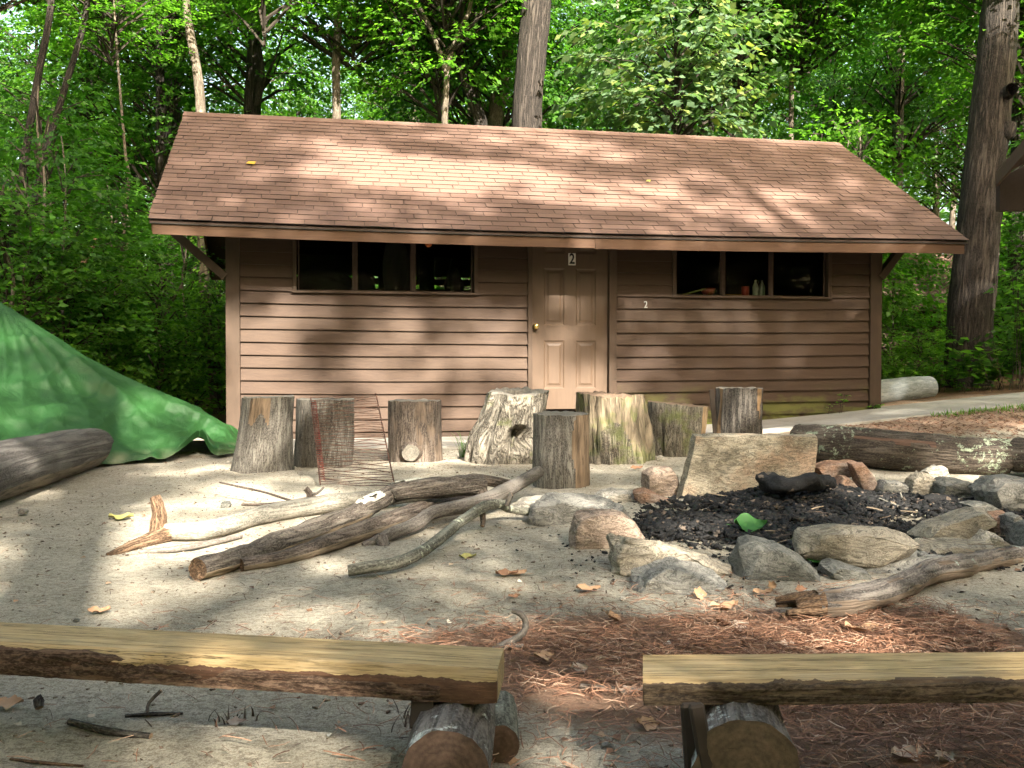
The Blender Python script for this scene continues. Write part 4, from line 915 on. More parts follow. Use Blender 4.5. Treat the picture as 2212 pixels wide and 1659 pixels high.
stone('slanting tan slab pointing up to the right', [(1974, 1158), (2000, 1136), (2050, 1117), (2108, 1102), (2136, 1107), (2131, 1126), (2090, 1152), (2060, 1165), (1990, 1172)], 5.0, .28, 'tan', 13, amp=.03)
stone('long low grey tan stone below the slanting slab', [(1972, 1180), (2000, 1168), (2130, 1169), (2140, 1185), (2137, 1212), (2060, 1214), (1985, 1206)], 4.72, .26, 'tan', 14, amp=.03)
stone('pale wedge behind the long low stone', [(2082, 1160), (2110, 1142), (2132, 1146), (2182, 1176), (2188, 1204), (2140, 1212), (2090, 1192)], 4.9, .22, 'pale', 15)
stone('reddish block right of the slanting slab', [(2116, 1108), (2172, 1106), (2188, 1120), (2186, 1168), (2150, 1176), (2124, 1150)], 5.15, .2, 'red', 16)
stone('small round grey stone right of the reddish block', [(2170, 1112), (2190, 1108), (2203, 1130), (2196, 1166), (2176, 1174), (2168, 1140)], 5.0, .16, 'grey', 17, round_=.2)
stone('grey stone cut by the right edge of the picture above the crooked branch', [(2190, 1176), (2212, 1130), (2250, 1120), (2290, 1150), (2285, 1200), (2230, 1210), (2198, 1196)], 4.8, .28, 'dark', 18)
stone('large pale topped boulder at the right rear of the ring', [(2106, 1058), (2128, 1031), (2180, 1027), (2240, 1036), (2270, 1060), (2262, 1112), (2190, 1118), (2130, 1106)], 5.95, .36, 'grey', 19, amp=.05)
stone('dark faced block with a bright top left of the large boulder', [(2016, 1044), (2030, 1032), (2070, 1033), (2106, 1044), (2110, 1072), (2090, 1086), (2040, 1080), (2012, 1062)], 6.3, .26, 'dark', 20)
stone('pale jagged stone standing at the rear right', [(1952, 1070), (1962, 1036), (1985, 1020), (2012, 1028), (2020, 1052), (2000, 1086), (1965, 1086)], 6.4, .2, 'tan', 21, amp=.09)
stone('small pale chip leaning on the jagged stone', [(1990, 1018), (2024, 1003), (2042, 1012), (2048, 1036), (2020, 1042), (2000, 1036)], 6.6, .14, 'pale', 22, amp=.09)
stone('rounded grey stone at the rear between bricks and jagged stone', [(1889, 1056), (1900, 1038), (1930, 1040), (1958, 1044), (1966, 1066), (1950, 1082), (1896, 1080)], 6.45, .2, 'grey', 23, round_=.18)
stone('flat reddish block bridging behind the charred log', [(1754, 1008), (1785, 998), (1852, 997), (1856, 1020), (1800, 1032), (1764, 1034)], 6.75, .2, 'red', 24, round_=.04, amp=.03)
stone('tilted reddish brick like stone with a straight edge', [(1834, 1000), (1862, 998), (1876, 1020), (1892, 1064), (1882, 1082), (1860, 1072)], 6.55, .18, 'red', 25, round_=.04, amp=.02)
stone('small reddish wedge beside the charred log', [(1796, 1052), (1812, 1028), (1830, 1030), (1856, 1062), (1850, 1080), (1806, 1084)], 6.35, .18, 'red', 26, round_=.05, amp=.03)
stone('low dark stone under the right rear boulder', [(2080, 1088), (2110, 1080), (2150, 1096), (2150, 1116), (2110, 1122), (2084, 1110)], 5.75, .2, 'dark', 27)
stone('dark flat shard under the front of the loaf shaped stone', [(1775, 1222), (1800, 1214), (1870, 1232), (1872, 1250), (1810, 1250), (1780, 1240)], 4.2, .2, 'dark', 28)
for i, (lab, a, b, r, m_) in enumerate((('small angular dark pebble on the sand left of the pile', 488, 1090, 11, 'dark'), ('small white stone beside the rotten end of the crooked branch', 1748, 1286, 17, 'pale'),
    ('white bone like chip at the foot of the mossy stump', 1425, 990, 9, 'pale'), ('smooth bluish pebble at the bottom left of the right bench log', 1312, 1614, 14, 'grey'), ('tiny pale pebble in front of the grey angular stone', 1511, 1287, 9, 'pale'),
    ('pale pebble at the left foot of the front angular stone', 1345, 1293, 7, 'pale'), ('dark pebble on the sand behind the left bench', 165, 1340, 6, 'dark'), ('flat grey pebble by the left edge in front of the log', 50, 1105, 10, 'grey'),
    ('pale chip in front of the round boulder on dark sand', 1277, 1177, 6, 'pale'))):
    p = site(a, b + r * .7); stone(lab, [(a + r * 1.1 * math.cos(t * .9 + i), b + r * .75 * math.sin(t * .9 + i)) for t in range(7)], p.y + .02, r * 1.6 * p.y / FD, m_, 50 + i, cuts=2, name='pebble', cat='pebble')

# ------------------------------------------------------------------ fire pit contents
rc = np.random.default_rng(21)
def chunks(n, fx, size, seed):
    r = np.random.default_rng(seed); V = []; F = []; base = np.array([(-1, -1, -1), (1, -1, -1), (1, 1, -1), (-1, 1, -1), (-1, -1, 1), (1, -1, 1), (1, 1, 1), (-1, 1, 1)], float)
    bf = np.array([(0, 3, 2, 1), (4, 5, 6, 7), (0, 1, 5, 4), (1, 2, 6, 5), (2, 3, 7, 6), (3, 0, 4, 7)]); xs, ys, zs, ss = fx(r, n, size)
    for i in range(len(xs)):
        b = base * (1 + r.uniform(-.35, .35, (8, 3))) * ss[i] * np.array([1.2, .6, .4]) * r.uniform(.45, 1.5, 3)
        a, e = r.uniform(0, 6.28), r.uniform(-.7, .7); R3 = np.array(Matrix.Rotation(a, 3, 'Z') @ Matrix.Rotation(e, 3, 'X') @ Matrix.Rotation(r.uniform(-.5, .5), 3, 'Y'))
        V.append(b @ R3.T + [xs[i], ys[i], zs[i]]); F.append(bf + 8 * i)
    return np.concatenate(V), np.concatenate(F)
def pit(r, n, size):
    th = r.uniform(0, 6.283, n); q = np.sqrt(r.uniform(0, 1, n)); x = 1.95 + 1.38 * q * np.cos(th) + .12 * np.sin(th); y = 5.5 + 1.12 * q * np.sin(th)
    dens = vnoise(np.c_[x, y], 2.4, 3) + .35 * np.exp(-(((x - 2.1) / .9) ** 2 + ((y - 5.75) / .6) ** 2)); keep = dens > r.uniform(.44, .74, n)
    x, y = x[keep], y[keep]; s = size * r.uniform(.25, 1.1, len(x)) ** 1.8
    return x, y, height(x, y) + s * .4 + .035 * vnoise(np.c_[x, y], 9, 4), s
V, F = chunks(22000, pit, .017, 5)
def heap(r, n, size):
    x = 1.78 + r.normal(0, .30, n); y = 6.18 + r.normal(0, .16, n); s = size * r.uniform(.3, 1.2, n); return x, y, height(x, y) + .10 * np.exp(-((x - 1.78) / .34) ** 2 - ((y - 6.2) / .2) ** 2) * r.uniform(.5, 1.1, n) + s * .4, s
V2, F2 = chunks(3200, heap, .024, 7); F = np.concatenate([F, F2 + len(V)]); V = np.concatenate([V, V2])
tag(link('charcoal', mesh_np('charcoal', V, F), M['coal']), kind='stuff')
def spill(r, n, size):
    x = r.normal(.8, .35, n); y = r.normal(4.5, .35, n); s = size * r.uniform(.3, 1, n); return x, y, height(x, y) + s * .3, s
def rim(r, n, size):
    th = r.uniform(0, 6.283, n); q = 1.0 + r.normal(0, .10, n); x = 1.95 + 1.30 * q * np.cos(th); y = 5.5 + 1.05 * q * np.sin(th); s = size * r.uniform(.2, 1, n) ** 2; return x, y, height(x, y) + s * .3 + .004, s
V2, F2 = chunks(4000, rim, .012, 12)
V, F = chunks(260, spill, .009, 6); F = np.concatenate([F, F2 + len(V)]); V = np.concatenate([V, V2]); tag(link('charcoal_crumbs', mesh_np('charcoal_crumbs', V, F), M['coal']), kind='stuff')
def grit(r, n, size):
    x = r.uniform(-4.6, 4.5, n); y = 1.5 + 8.5 * r.uniform(0, 1, n) ** 1.4; s = size * r.uniform(.25, 1, n) ** 1.6; kp = vnoise(np.c_[x, y], 1.1, 9) > r.uniform(.3, .7, n)
    x, y, s = x[kp], y[kp], s[kp]; return x, y, height(x, y) + (vnoise(np.c_[x, y], 3.2, 2) - .5) * .035 + s * .3, s
k = NT('forest_crumbs'); pn = k.voro(k.coord('Position'), 70, 'F1', 'Color'); kk = k.math('FRACT', pn); M['crumb'] = k.fin(k.ramp(kk, [(0, (.06, .04, .028)), (.5, (.14, .10, .07)), (1, (.30, .25, .18))]))
V, F = chunks(16000, grit, .0065, 8); tag(link('ground_crumbs', mesh_np('ground_crumbs', V, F), M['crumb']), kind='stuff')

def zg(x, y):
    P = np.c_[x, y]; return height(x, y) + (vnoise(P, 3.2, 2) - .5) * .035 + (vnoise(P, 14, 5) - .5) * .012
def strips(n, region, L, w, seed, bend=.25, rise_=.012, ang0=None):
    r = np.random.default_rng(seed); x, y = region(r, n); n = len(x); a = r.uniform(0, 6.283, n) if ang0 is None else r.normal(ang0, .7, n); l = L * r.uniform(.45, 1.1, n)
    bx = r.normal(0, bend, n); lift = r.uniform(.001, rise_, n); tp = r.normal(0, .006, n); z0 = zg(x, y); V = np.zeros((n, 8, 3)); ww = w * r.uniform(.6, 1.3, n)
    for i, t in enumerate((-.5, -.17, .17, .5)):
        aa = a + bx * t; px = x + np.cos(a) * l * t - np.sin(a) * bx * l * (t * t - .1); py = y + np.sin(a) * l * t + np.cos(a) * bx * l * (t * t - .1); pz = z0 + lift + .002 + tp * t * 2 + .006 * (.25 - t * t)
        nx, ny = -np.sin(aa), np.cos(aa); f = 1 - .5 * abs(t)
        for s, sg in ((0, -1), (1, 1)): V[:, i * 2 + s] = np.c_[px + nx * ww * sg * f / 2, py + ny * ww * sg * f / 2, pz + (sg > 0) * ww * .5]
    b = np.arange(n)[:, None, None] * 8; F = b + np.array([(0, 2, 3, 1), (2, 4, 5, 3), (4, 6, 7, 5)])[None]
    tone = np.repeat(r.uniform(0, 1, n), 8); return V.reshape(-1, 3), F.reshape(-1, 4), tone
def ned_reg(r, n):
    x = np.concatenate([r.normal(1.0, .75, n // 2), r.normal(1.3, .8, n // 2)]); y = np.concatenate([r.normal(3.15, .30, n // 2), r.normal(2.75, .5, n // 2)])
    k_ = (vnoise(np.c_[x, y], 1.5, 7) * .6 + vnoise(np.c_[x, y], 2.6, 17) * .4 > r.uniform(.34, .66, len(x))) & (y > 1.75) & (y < 4.1) & ~((in_pit(x, y, .95) < 1)) & ~((x > 1.55) & (y > 2.45) & (r.uniform(0, 1, len(x)) < .88)); return x[k_], y[k_]
def ned_far(r, n):
    x = r.uniform(-2.6, 3.4, n); y = r.uniform(1.8, 4.6, n); k_ = vnoise(np.c_[x, y], 1.1, 7) > r.uniform(.45, .9, n); return x[k_], y[k_]
k = NT('pine_needles'); t = k.fac('tone'); M['needle'] = k.fin(k.ramp(t, [(0, (.07, .032, .02)), (.35, (.185, .088, .05)), (.8, (.31, .165, .10)), (1, (.42, .30, .21))]), None, .7)
parts = [strips(36000, ned_reg, .075, .0021, 3, .5, .024), strips(5200, ned_far, .06, .0016, 4, .5, .006)]
V = np.concatenate([p[0] for p in parts]); F = np.concatenate([parts[0][1], parts[1][1] + len(parts[0][0])]); tn = np.concatenate([p[2] for p in parts])
tag(link('pine_needles', mesh_np('pine_needles', V, F, False, {'tone': ('FLOAT', tn)}), M['needle']), kind='stuff')
def burnreg(r, n):
    th = r.uniform(0, 6.283, n); q = np.sqrt(r.uniform(0, 1, n)); return 2.0 + 1.25 * q * np.cos(th), 5.5 + 1.0 * q * np.sin(th)
V, F, tn = strips(260, burnreg, .13, .008, 31, .3, .05)
k = NT('half_burnt_twigs'); t = k.fac('tone'); tag(link('burnt_twigs', mesh_np('burnt_twigs', V, F, False, {'tone': ('FLOAT', tn)}), k.fin(k.ramp(t, [(0, (.02, .016, .013)), (.6, (.07, .05, .038)), (1, (.28, .21, .14))]), None, .9)), kind='stuff')
def sandreg(r, n):
    x = r.uniform(-4.4, 4.2, n); y = 1.6 + 8.0 * r.uniform(0, 1, n) ** 1.3; k_ = vnoise(np.c_[x, y], .8, 19) > r.uniform(.3, .75, n); return x[k_], y[k_]
V, F, tn = strips(7000, sandreg, .035, .0028, 9, .3, .004)
k = NT('twig_litter'); t = k.fac('tone'); M['litter'] = k.fin(k.ramp(t, [(0, (.05, .035, .025)), (.7, (.13, .10, .075)), (1, (.28, .23, .17))]))
tag(link('twig_litter', mesh_np('twig_litter', V, F, False, {'tone': ('FLOAT', tn)}), M['litter']), kind='stuff')
def litreg(r, n):
    x = np.concatenate([r.normal(1.1, .8, n // 2), r.uniform(-4, 4.2, n // 2)]); y = np.concatenate([r.normal(2.9, .6, n // 2), 1.6 + 7.5 * r.uniform(0, 1, n // 2) ** 1.3]); k_ = (y > 1.6) & ((in_pit(x, y, 1.0) > 1)) & (vnoise(np.c_[x, y], 1.3, 29) > r.uniform(.3, .7, len(x))); return x[k_], y[k_]
V = []; r_ = np.random.default_rng(15); x, y = litreg(r_, 1500); n = len(x); th = r_.uniform(0, 6.28, n); lt = .34
Ls = r_.uniform(.008, .034, n) ; Dn = np.c_[np.cos(th), np.sin(th), r_.normal(0, .22, n)]; Nn_ = np.c_[r_.normal(0, lt, n), r_.normal(0, lt, n), np.ones(n)]; Dn /= np.linalg.norm(Dn, axis=1, keepdims=True); Nn_ -= Dn * (Nn_ * Dn).sum(1, keepdims=True); Nn_ /= np.linalg.norm(Nn_, axis=1, keepdims=True); Xn = np.cross(Nn_, Dn); B_ = np.c_[x, y, zg(x, y) + .006]; S_l = Ls[:, None]
V = np.stack([B_, B_ + Dn * S_l * .5 + Xn * S_l * .45 + Nn_ * S_l * .2, B_ + Dn * S_l, B_ + Dn * S_l * .5 - Xn * S_l * .4 + Nn_ * S_l * .15], 1).reshape(-1, 3)
k = NT('leaf_fragments'); t = k.fac('tone'); tag(link('leaf_fragments', mesh_np('leaf_fragments', V, np.arange(n)[:, None] * 4 + np.arange(4)[None], False, {'tone': ('FLOAT', np.repeat(r_.uniform(0, 1, n), 4))}), k.fin(k.ramp(t, [(0, (.07, .04, .025)), (.5, (.25, .14, .08)), (.85, (.38, .27, .17)), (1, (.6, .55, .45))]), None, .8)), kind='stuff')
def mulreg(r, n):
    u = r.uniform(6.0, 10.5, n); v = r.uniform(-3.8, -1.25, n); x = X0 + u * CU - v * SU; y = Y0 + u * SU + v * CU; return x, y
V, F, tn = strips(5000, mulreg, .05, .008, 10, .3, .010)
tag(link('bark_mulch', mesh_np('bark_mulch', V, F, False, {'tone': ('FLOAT', tn)}), M['needle']), kind='stuff')

# dry leaves, one object each
def leaf_shape(L, seed, lobes=True, curl=.35):
    r = random.Random(seed); n = 11; V = []; F = []
    for i in range(n + 1):
        t = i / n; w = math.sin(math.pi * min(1, t * 1.02 + .02)) ** .8 * .34 * (1 + (.28 * math.sin(t * 19 + seed) if lobes else 0)); z = curl * L * ((t - .45) ** 2) * .9 + .02 * L * r.uniform(-1, 1)
        for s in (-1, -.5, 0, .5, 1): V.append((L * (t - .5), s * w * L, z + abs(s) ** 1.5 * curl * L * .28 * (1 + .5 * math.sin(t * 9 + seed * 2 + s))))
    for i in range(n):
        for j in range(4): a = i * 5 + j; F.append((a, a + 5, a + 6, a + 1))
    V += [(-L * .5, .0, .0), (-L * .72, .01 * L, .02 * L), (-L * .72, -.015 * L, .02 * L)]; b = len(V); F.append((b - 3, b - 2, b - 1))
    me = bpy.data.meshes.new('leaf'); me.from_pydata(V, [], F); me.update(); me.polygons.foreach_set('use_smooth', [True] * len(F)); return me
M['dry1'] = plain('dry_leaf_tan', (.42, .26, .15), .7); M['dry2'] = plain('dry_leaf_brown', (.28, .15, .085), .7); M['dry3'] = plain('dry_leaf_pale', (.42, .33, .26), .7); M['dry4'] = plain('yellow_green_leaf', (.36, .33, .11), .6)
M['ivy'] = plain('fresh_leaf', (.030, .11, .020), .4)
LV = [('curled tan leaf standing in the needles left of centre', 1322, 1338, 48, 'dry1', (.5, .3, 1.1)), ('dark curled leaf between two tan leaves on the needles', 1560, 1353, 34, 'dry2', (.6, .2, 2)), ('pale pinkish rounded leaf on the needles', 1598, 1357, 32, 'dry3', (.6, 0, .4)),
      ('flat tan leaf below the front angular stone', 1565, 1310, 48, 'dry1', (0, 0, .1)), ('reddish tan leaf against the front angular stone', 1510, 1288, 30, 'dry1', (1.0, .2, .5)), ('tan leaf on the sand below the long wedge stone', 1270, 1272, 44, 'dry1', (.1, .1, .2)),
      ('broad brown leaf on sand right of the needles', 1860, 1358, 60, 'dry1', (0, .1, .1)), ('tan lobed leaf on sand left of the right bench log', 1398, 1570, 44, 'dry1', (.5, .2, .2)), ('pale brown leaf touching the left end of the right bench', 1362, 1493, 44, 'dry3', (.1, 0, .1)),
      ('grey brown leaf on needles between the benches', 1250, 1448, 36, 'dry3', (.5, .2, .6)), ('brown leaf close behind the left bench end', 1175, 1420, 40, 'dry1', (.2, .1, .3)), ('small brown leaf by the curved twig', 1095, 1240, 40, 'dry2', (.1, 0, .1)),
      ('brown leaf flat on the sand right of the lichened branch end', 1118, 1238, 36, 'dry1', (0, 0, .5)), ('yellow green leaf on the sand left of the upright stub', 262, 1117, 42, 'dry4', (.1, 0, .15)), ('yellow green leaf on the sand right of the branch pile', 1010, 1203, 30, 'dry4', (.15, 0, .1)),
      ('brown leaf alone on the sand above the left bench', 214, 1321, 38, 'dry1', (.1, 0, .15)), ('tan leaf under the far left end of the left bench', 20, 1521, 50, 'dry1', (.3, 0, .1)), ('pale fleshy leaf under the left bench right of the grass tuft', 510, 1562, 34, 'dry3', (.2, 0, .3)),
      ('tan leaf between the dark slate and the white stone', 1648, 1280, 36, 'dry1', (.1, 0, .1)), ('small upright leaf in front of the dark slate', 1665, 1270, 22, 'dry1', (1.1, 0, .6)), ('red brown leaf at the foot of the dark slate wedge', 1730, 1278, 24, 'dry2', (.8, 0, .3)),
      ('dark leaf lying in front of the mossy stump', 1375, 1012, 22, 'dry2', (.3, 0, .2)), ('grey curled leaf at the bottom right corner', 1960, 1632, 60, 'dry3', (.2, 0, .1)), ('pale leaf in the shade under the right bench', 2040, 1640, 46, 'dry3', (.2, 0, .7)),
      ('tan leaf on the needles right of the dark curled leaf', 1700, 1395, 26, 'dry3', (.5, 0, .2)), ('small brown leaf behind the front stump', 1110, 1290, 20, 'dry2', (.3, 0, .2)), ('brown leaf on the sand near the bottom centre', 1105, 1648, 30, 'dry1', (.2, 0, .2)), ('curled leaf left of the right bench near its bark slab', 1440, 1470, 20, 'dry2', (.4, 0, .2))]
for i, (lab, a, b, w, m_, rot) in enumerate(LV):
    p = site(a, b + w * .12); L = w * 1.25 * p.y / FD
    o = tag(link('dry_leaf', leaf_shape(L, i, curl=.3 + .05 * (i % 4)), M[m_], None, p + Vector((0, 0, .003 + L * .24 * abs(math.sin(rot[0]))))), lab, 'leaf', 'fallen leaves on the ground'); o.rotation_euler = rot
p = site(1618, 1158); o = tag(link('green_leaf', leaf_shape(.17, 77, False, .5), M['ivy'], None, p + Vector((0, 0, .05))), 'fresh green leaf lying on the charcoal behind the slate', 'leaf'); o.rotation_euler = (.55, .1, .1); o.scale = (1, 1.2, 1)
p = site(1765, 1226); o = tag(link('green_leaf', leaf_shape(.13, 78, False, .5), M['ivy'], None, p + Vector((0, .02, .05))), 'curled dark green leaf in the gap under the loaf stone', 'leaf'); o.rotation_euler = (.9, .1, -.5)

# ------------------------------------------------------------------ wire grate
gr = thing('wire_grate', 'rusty wire grate of wavy rods leaning against a stump', 'grate')
A0, A1 = site(692, 1052), site(853, 1056); B0, B1 = at(671, 862, 8.12), at(812, 854, 8.12)
k = NT('rusty_wire'); n_ = k.noise(k.coord('Position'), 40, 3); M['rust'] = k.fin(k.ramp(n_, [(.4, (.05, .03, .022)), (.6, (.12, .06, .04))]), None, .8)
M['rust_red'] = plain('red_rust', (.16, .03, .022), .7)
def wire(name, pts, r, mat, par, seg=5):
    P = [Vector(p) for p in pts]; V = []; F = []
    for i, p in enumerate(P):
        T = (P[min(i + 1, len(P) - 1)] - P[max(i - 1, 0)]).normalized(); X = T.cross(Vector((.3, 1, .2))).normalized(); Yv = T.cross(X)
        for j in range(seg): t = 6.2832 * j / seg; V.append(tuple(p + (X * math.cos(t) + Yv * math.sin(t)) * r))
    for i in range(len(P) - 1):
        for j in range(seg): F.append((i * seg + j, i * seg + (j + 1) % seg, (i + 1) * seg + (j + 1) % seg, (i + 1) * seg + j))
    return link(name, mesh_np(name, V, F, True), mat, par)
def gp(s, t, off=0.0):
    p = (A0.lerp(A1, s)).lerp(B0.lerp(B1, s), t); return p + Vector((0, -off, off * .5 + .015))
rw = random.Random(8)
wire('rail', [gp(0, t / 12) for t in range(13)], .0055, M['rust'], gr); wire('rail', [gp(1, t / 12) for t in range(13)], .0055, M['rust'], gr)
NW = 40
for i in range(NW):
    t = ((i + .5) / NW) ** 1.12; dt = rw.uniform(-.006, .006); ph = rw.uniform(0, 6); am = rw.uniform(.004, .018)
    wire('wire', [gp(-.01 + 1.02 * s / 12, t + dt * s / 12 + am * math.sin(s * .8 + ph) * .8, .004) for s in range(13)], .0027, M['rust'], gr, 4)
wire('coil', [gp(.045 + .035 * math.cos(a * .9), .04 + .90 * a / 260, .008 + .010 * math.sin(a * .9)) for a in range(261)], .0026, M['rust_red'], gr, 4)

# ------------------------------------------------------------------ benches
def plank_mat(name, brown_lo, face_dark, green=.0):
    k = NT(name); co = k.coord('Object', (.5, 7, 7)); n = k.noise(co, 6, 9, .6, .8); f = k.noise(k.coord('Object', (1.2, 26, 26)), 9, 6, .7); b = k.noise(k.coord('Object'), 3.0, 4); z = k.sep(k.coord('Object')); st = k.noise(k.coord('Object', (1, 2, 2)), 1.2, 3)
    col = k.ramp(n, [(.28, (.19, .115, .05)), (.42, (.34, .235, .11)), (.56, (.44, .31, .15)), (.75, (.57, .43, .24))])
    col = k.mix(k.ramp(f, [(.38, .8), (.50, 0.0)]), col, (.13, .09, .04)); col = k.mix(k.ramp(b, [(.55, 0.0), (.72, .5)]), col, (.20, .17, .07))
    ck = k.noise(k.coord('Object', (.5, 22, 14)), 3.2, 5, .6, .3); col = k.mix(k.ramp(ck, [(.575, 0.0), (.585, .85), (.60, .85), (.61, 0.0)]), col, (.06, .04, .02)); wz = k.noise(k.coord('Object', (1, 3, 3)), 5, 4); col = k.mix(k.ramp(wz, [(.5, 0.0), (.7, .4)]), col, (.25, .21, .14))
    kn = k.voro(k.coord('Object', (1, 2.2, 2)), 1.7); col = k.mix(k.ramp(kn, [(.025, .85), (.06, 0.0)]), col, (.09, .045, .02))
    sc = k.math('FRACT', k.math('MULTIPLY', z[0], 3.1))
    thr = k.math('ADD', k.math('MULTIPLY', k.math('SUBTRACT', k.noise(k.coord('Object', (1, 0, .2)), 2.6, 6, .7), .5), .07), k.ramp(k.math('MULTIPLY', z[0], .5), [(.52, brown_lo * 1.75), (.60, brown_lo * 1.1), (.85, brown_lo * 1.2), (.95, brown_lo * 1.35)]) if green else brown_lo)
    bm_ = k.math('MULTIPLY', k.math('LESS_THAN', z[2], thr), k.math('LESS_THAN', z[1], .012))
    bark = k.ramp(k.noise(k.coord('Object', (2, 10, 14)), 7, 8, .75), [(.35, (.045, .022, .012)), (.55, face_dark), (.75, tuple(x * 1.9 for x in face_dark))])
    wh = k.noise(k.coord('Object'), 120, 3, .8); bark = k.mix(k.ramp(wh, [(.64, 0.0), (.72, .7)]), bark, (.34, .27, .20))
    col = k.mix(bm_, col, bark)
    return k.fin(col, k.bump(n, .4, .005, k.bump(f, .3, .002)), .62)
def plank(name, L, dep, th, mat, par, seed, wane=.012, tw=0.0, skl=0.0, skr=0.0):
    n = 90; V = []; F = []; prof_ = [(0.0, .0), (-.004, th * .35), (-.004, th * .62), (.004, th * .94), (.010, th), (dep * .5, th + .001), (dep - .006, th), (dep, th - .006), (dep, .004), (dep - .01, 0)]
    for i in range(n + 1):
        x = L * i / n
        for j, (y, z) in enumerate(prof_):
            w = wane * mnoise.fractal(Vector((x * 2.4, y * 4, z * 6 + seed)), 1, 2, 4) * (1.0 if j < 3 else .35 if j < 5 else .15); e = .004 * mnoise.noise(Vector((x * 14, j * 3.3, seed)))
            V.append((x + y / dep * (skl * (1 - i / n) + skr * i / n), y - abs(w) * (j < 3) + e * .4, z + (w * .6 if j in (0, 9) else .12 * w) + tw * x))
    m_ = len(prof_)
    for i in range(n):
        for j in range(m_): a = i * m_ + j; b = i * m_ + (j + 1) % m_; F.append((a, a + m_, b + m_, b))
    me = bpy.data.meshes.new(name); me.from_pydata(V, [], F + [tuple(range(m_)), tuple(n * m_ + j for j in range(m_ - 1, -1, -1))]); me.update()
    me.polygons.foreach_set('use_smooth', [True] * len(me.polygons)); me.set_sharp_from_angle(angle=math.radians(30)); return link(name, me, mat, par)
def ground_log(par, name, p_front, p_back, r, mat, cap, seed, **kw):
    return tube(name, [p_front, (p_front + p_back) / 2, p_back], [r, r * 1.02, r], mat, parent=par, part=name, cap=cap, seed=seed, seg=40, step=.02, rough=.05, ridge=.035, **kw)
M['bark_bench'] = bark_mat('speckled_log_bark', (0.031, 0.025, 0.020), (0.107, 0.091, 0.076), (0.201, 0.180, 0.159), 22, (.52, .55, .50), .045, stretch=.25, bump=1.0, dist=.014)
M['end_left'] = cut_mat('reddish_log_end', (.10, .062, .044), (.16, .105, .075), 90); M['end_right'] = cut_mat('brown_log_end', (.10, .07, .042), (.145, .105, .066), 90)
def bark_skin(par, L, th, hfun, mat, seed, x0=0.0):
    nx, nz = int(L / .011), 9; V = []; F = []; A = []
    for i in range(nx + 1):
        x = x0 + (L - x0) * i / nx; top = hfun(x) * th + .006 * mnoise.noise(Vector((x * 31, seed, 0)))
        for j in range(nz + 1):
            f = j / nz; z = -.005 + (top + .005) * f; e = min(1, (1 - f) * 5); y = -.0065 - .007 * e * (.55 + mnoise.fractal(Vector((x * 11, z * 34, seed)), 1, 2, 3) * .9) - .003 * e * (abs(mnoise.noise(Vector((x * 30, z * 60, seed)))) > .22)
            V.append((x, y - .012 * (1 - min(1, f * 3)) * 0, z)); A.append((z * 1.2, y, x))
    for i in range(nx):
        for j in range(nz): a = i * (nz + 1) + j; F.append((a, a + nz + 1, a + nz + 2, a + 1))
    b = len(V); V += [(V[i * (nz + 1) + nz][0], .004, V[i * (nz + 1) + nz][2] - .001) for i in range(nx + 1)]; A += [(0, 0, v[0]) for v in V[b:]]
    for i in range(nx): a = i * (nz + 1) + nz; F.append((a, a + nz + 1, b + i + 1, b + i))
    return link('bark', mesh_np('bark', V, F, False, {'bark': ('FLOAT_VECTOR', A)}), mat, par)
M['bench_bark'] = bark_mat('brown_bench_bark', (.028, .016, .010), (.085, .048, .029), (.20, .135, .09), 34, (.30, .27, .22), -.10, stretch=.12, bump=.9, dist=.006)
M['bench_bark_dark'] = bark_mat('dark_bench_edge', (.018, .012, .008), (.055, .036, .020), (.13, .095, .058), 34, stretch=.08, bump=.8, dist=.004)
# left bench: local x runs along the plank from its left end
zt = .25
pr = Vector((-.030, 2.085, 0)); pl = Vector((-2.05, 2.44, 0)); dvec = pr - pl; Lb = dvec.length; rz = math.atan2(dvec.y, dvec.x)
bl = thing('log_bench', 'rough plank bench on logs at the lower left, brown bark along its face', 'bench', (pl.x, pl.y, 0), rz)
o = plank('seat_plank', Lb, .165, .066, plank_mat('green_yellow_plank', .034, (.105, .055, .032), 1), bl, 3, .016, skr=-.016); o.location.z = zt - .066
bark_skin(o, Lb - .12, .066, lambda x: (.90 if x < 1.10 else .90 - .40 * min(1, (x - 1.10) / .14)) + .05 * math.sin(x * 6) + .04 * math.sin(x * 17 + 1) + .10 * mnoise.noise(Vector((x * 7, 0, 2))), M['bench_bark'], 5)
def inl(root, p): return root.matrix_basis.inverted() @ p
bpy.context.view_layer.update()
f1 = at(962, 1640, 1.93); cz = .092
o1 = ground_log(bl, 'support_log', inl(bl, Vector((at(962, 1640, 1.93).x, 1.93, cz))), inl(bl, Vector((at(1000, 1640, 2.5).x, 2.30, cz))), .086, 'bark_bench', 'end_left', 61)
o2 = ground_log(bl, 'support_log', inl(bl, Vector((-.025, 2.21, .045))), inl(bl, Vector((-.03, 2.45, .045))), .042, 'bark_mossy', 'end_left', 62)
ground_log(bl, 'support_log', inl(bl, Vector((-1.75, 2.05, cz))), inl(bl, Vector((-1.62, 2.75, cz))), .086, 'bark_bench', 'end_left', 63)
V, Fc = bar(inl(bl, Vector((at(912, 1560, 2.1).x, 2.10, .12))), inl(bl, Vector((at(915, 1560, 2.1).x, 2.12, .184))), .05, .03, Vector((0, 1, 0))); link('bark_chip', MB().add(V, Fc).mesh('bark_chip', .003), M['slab_bark'], bl)
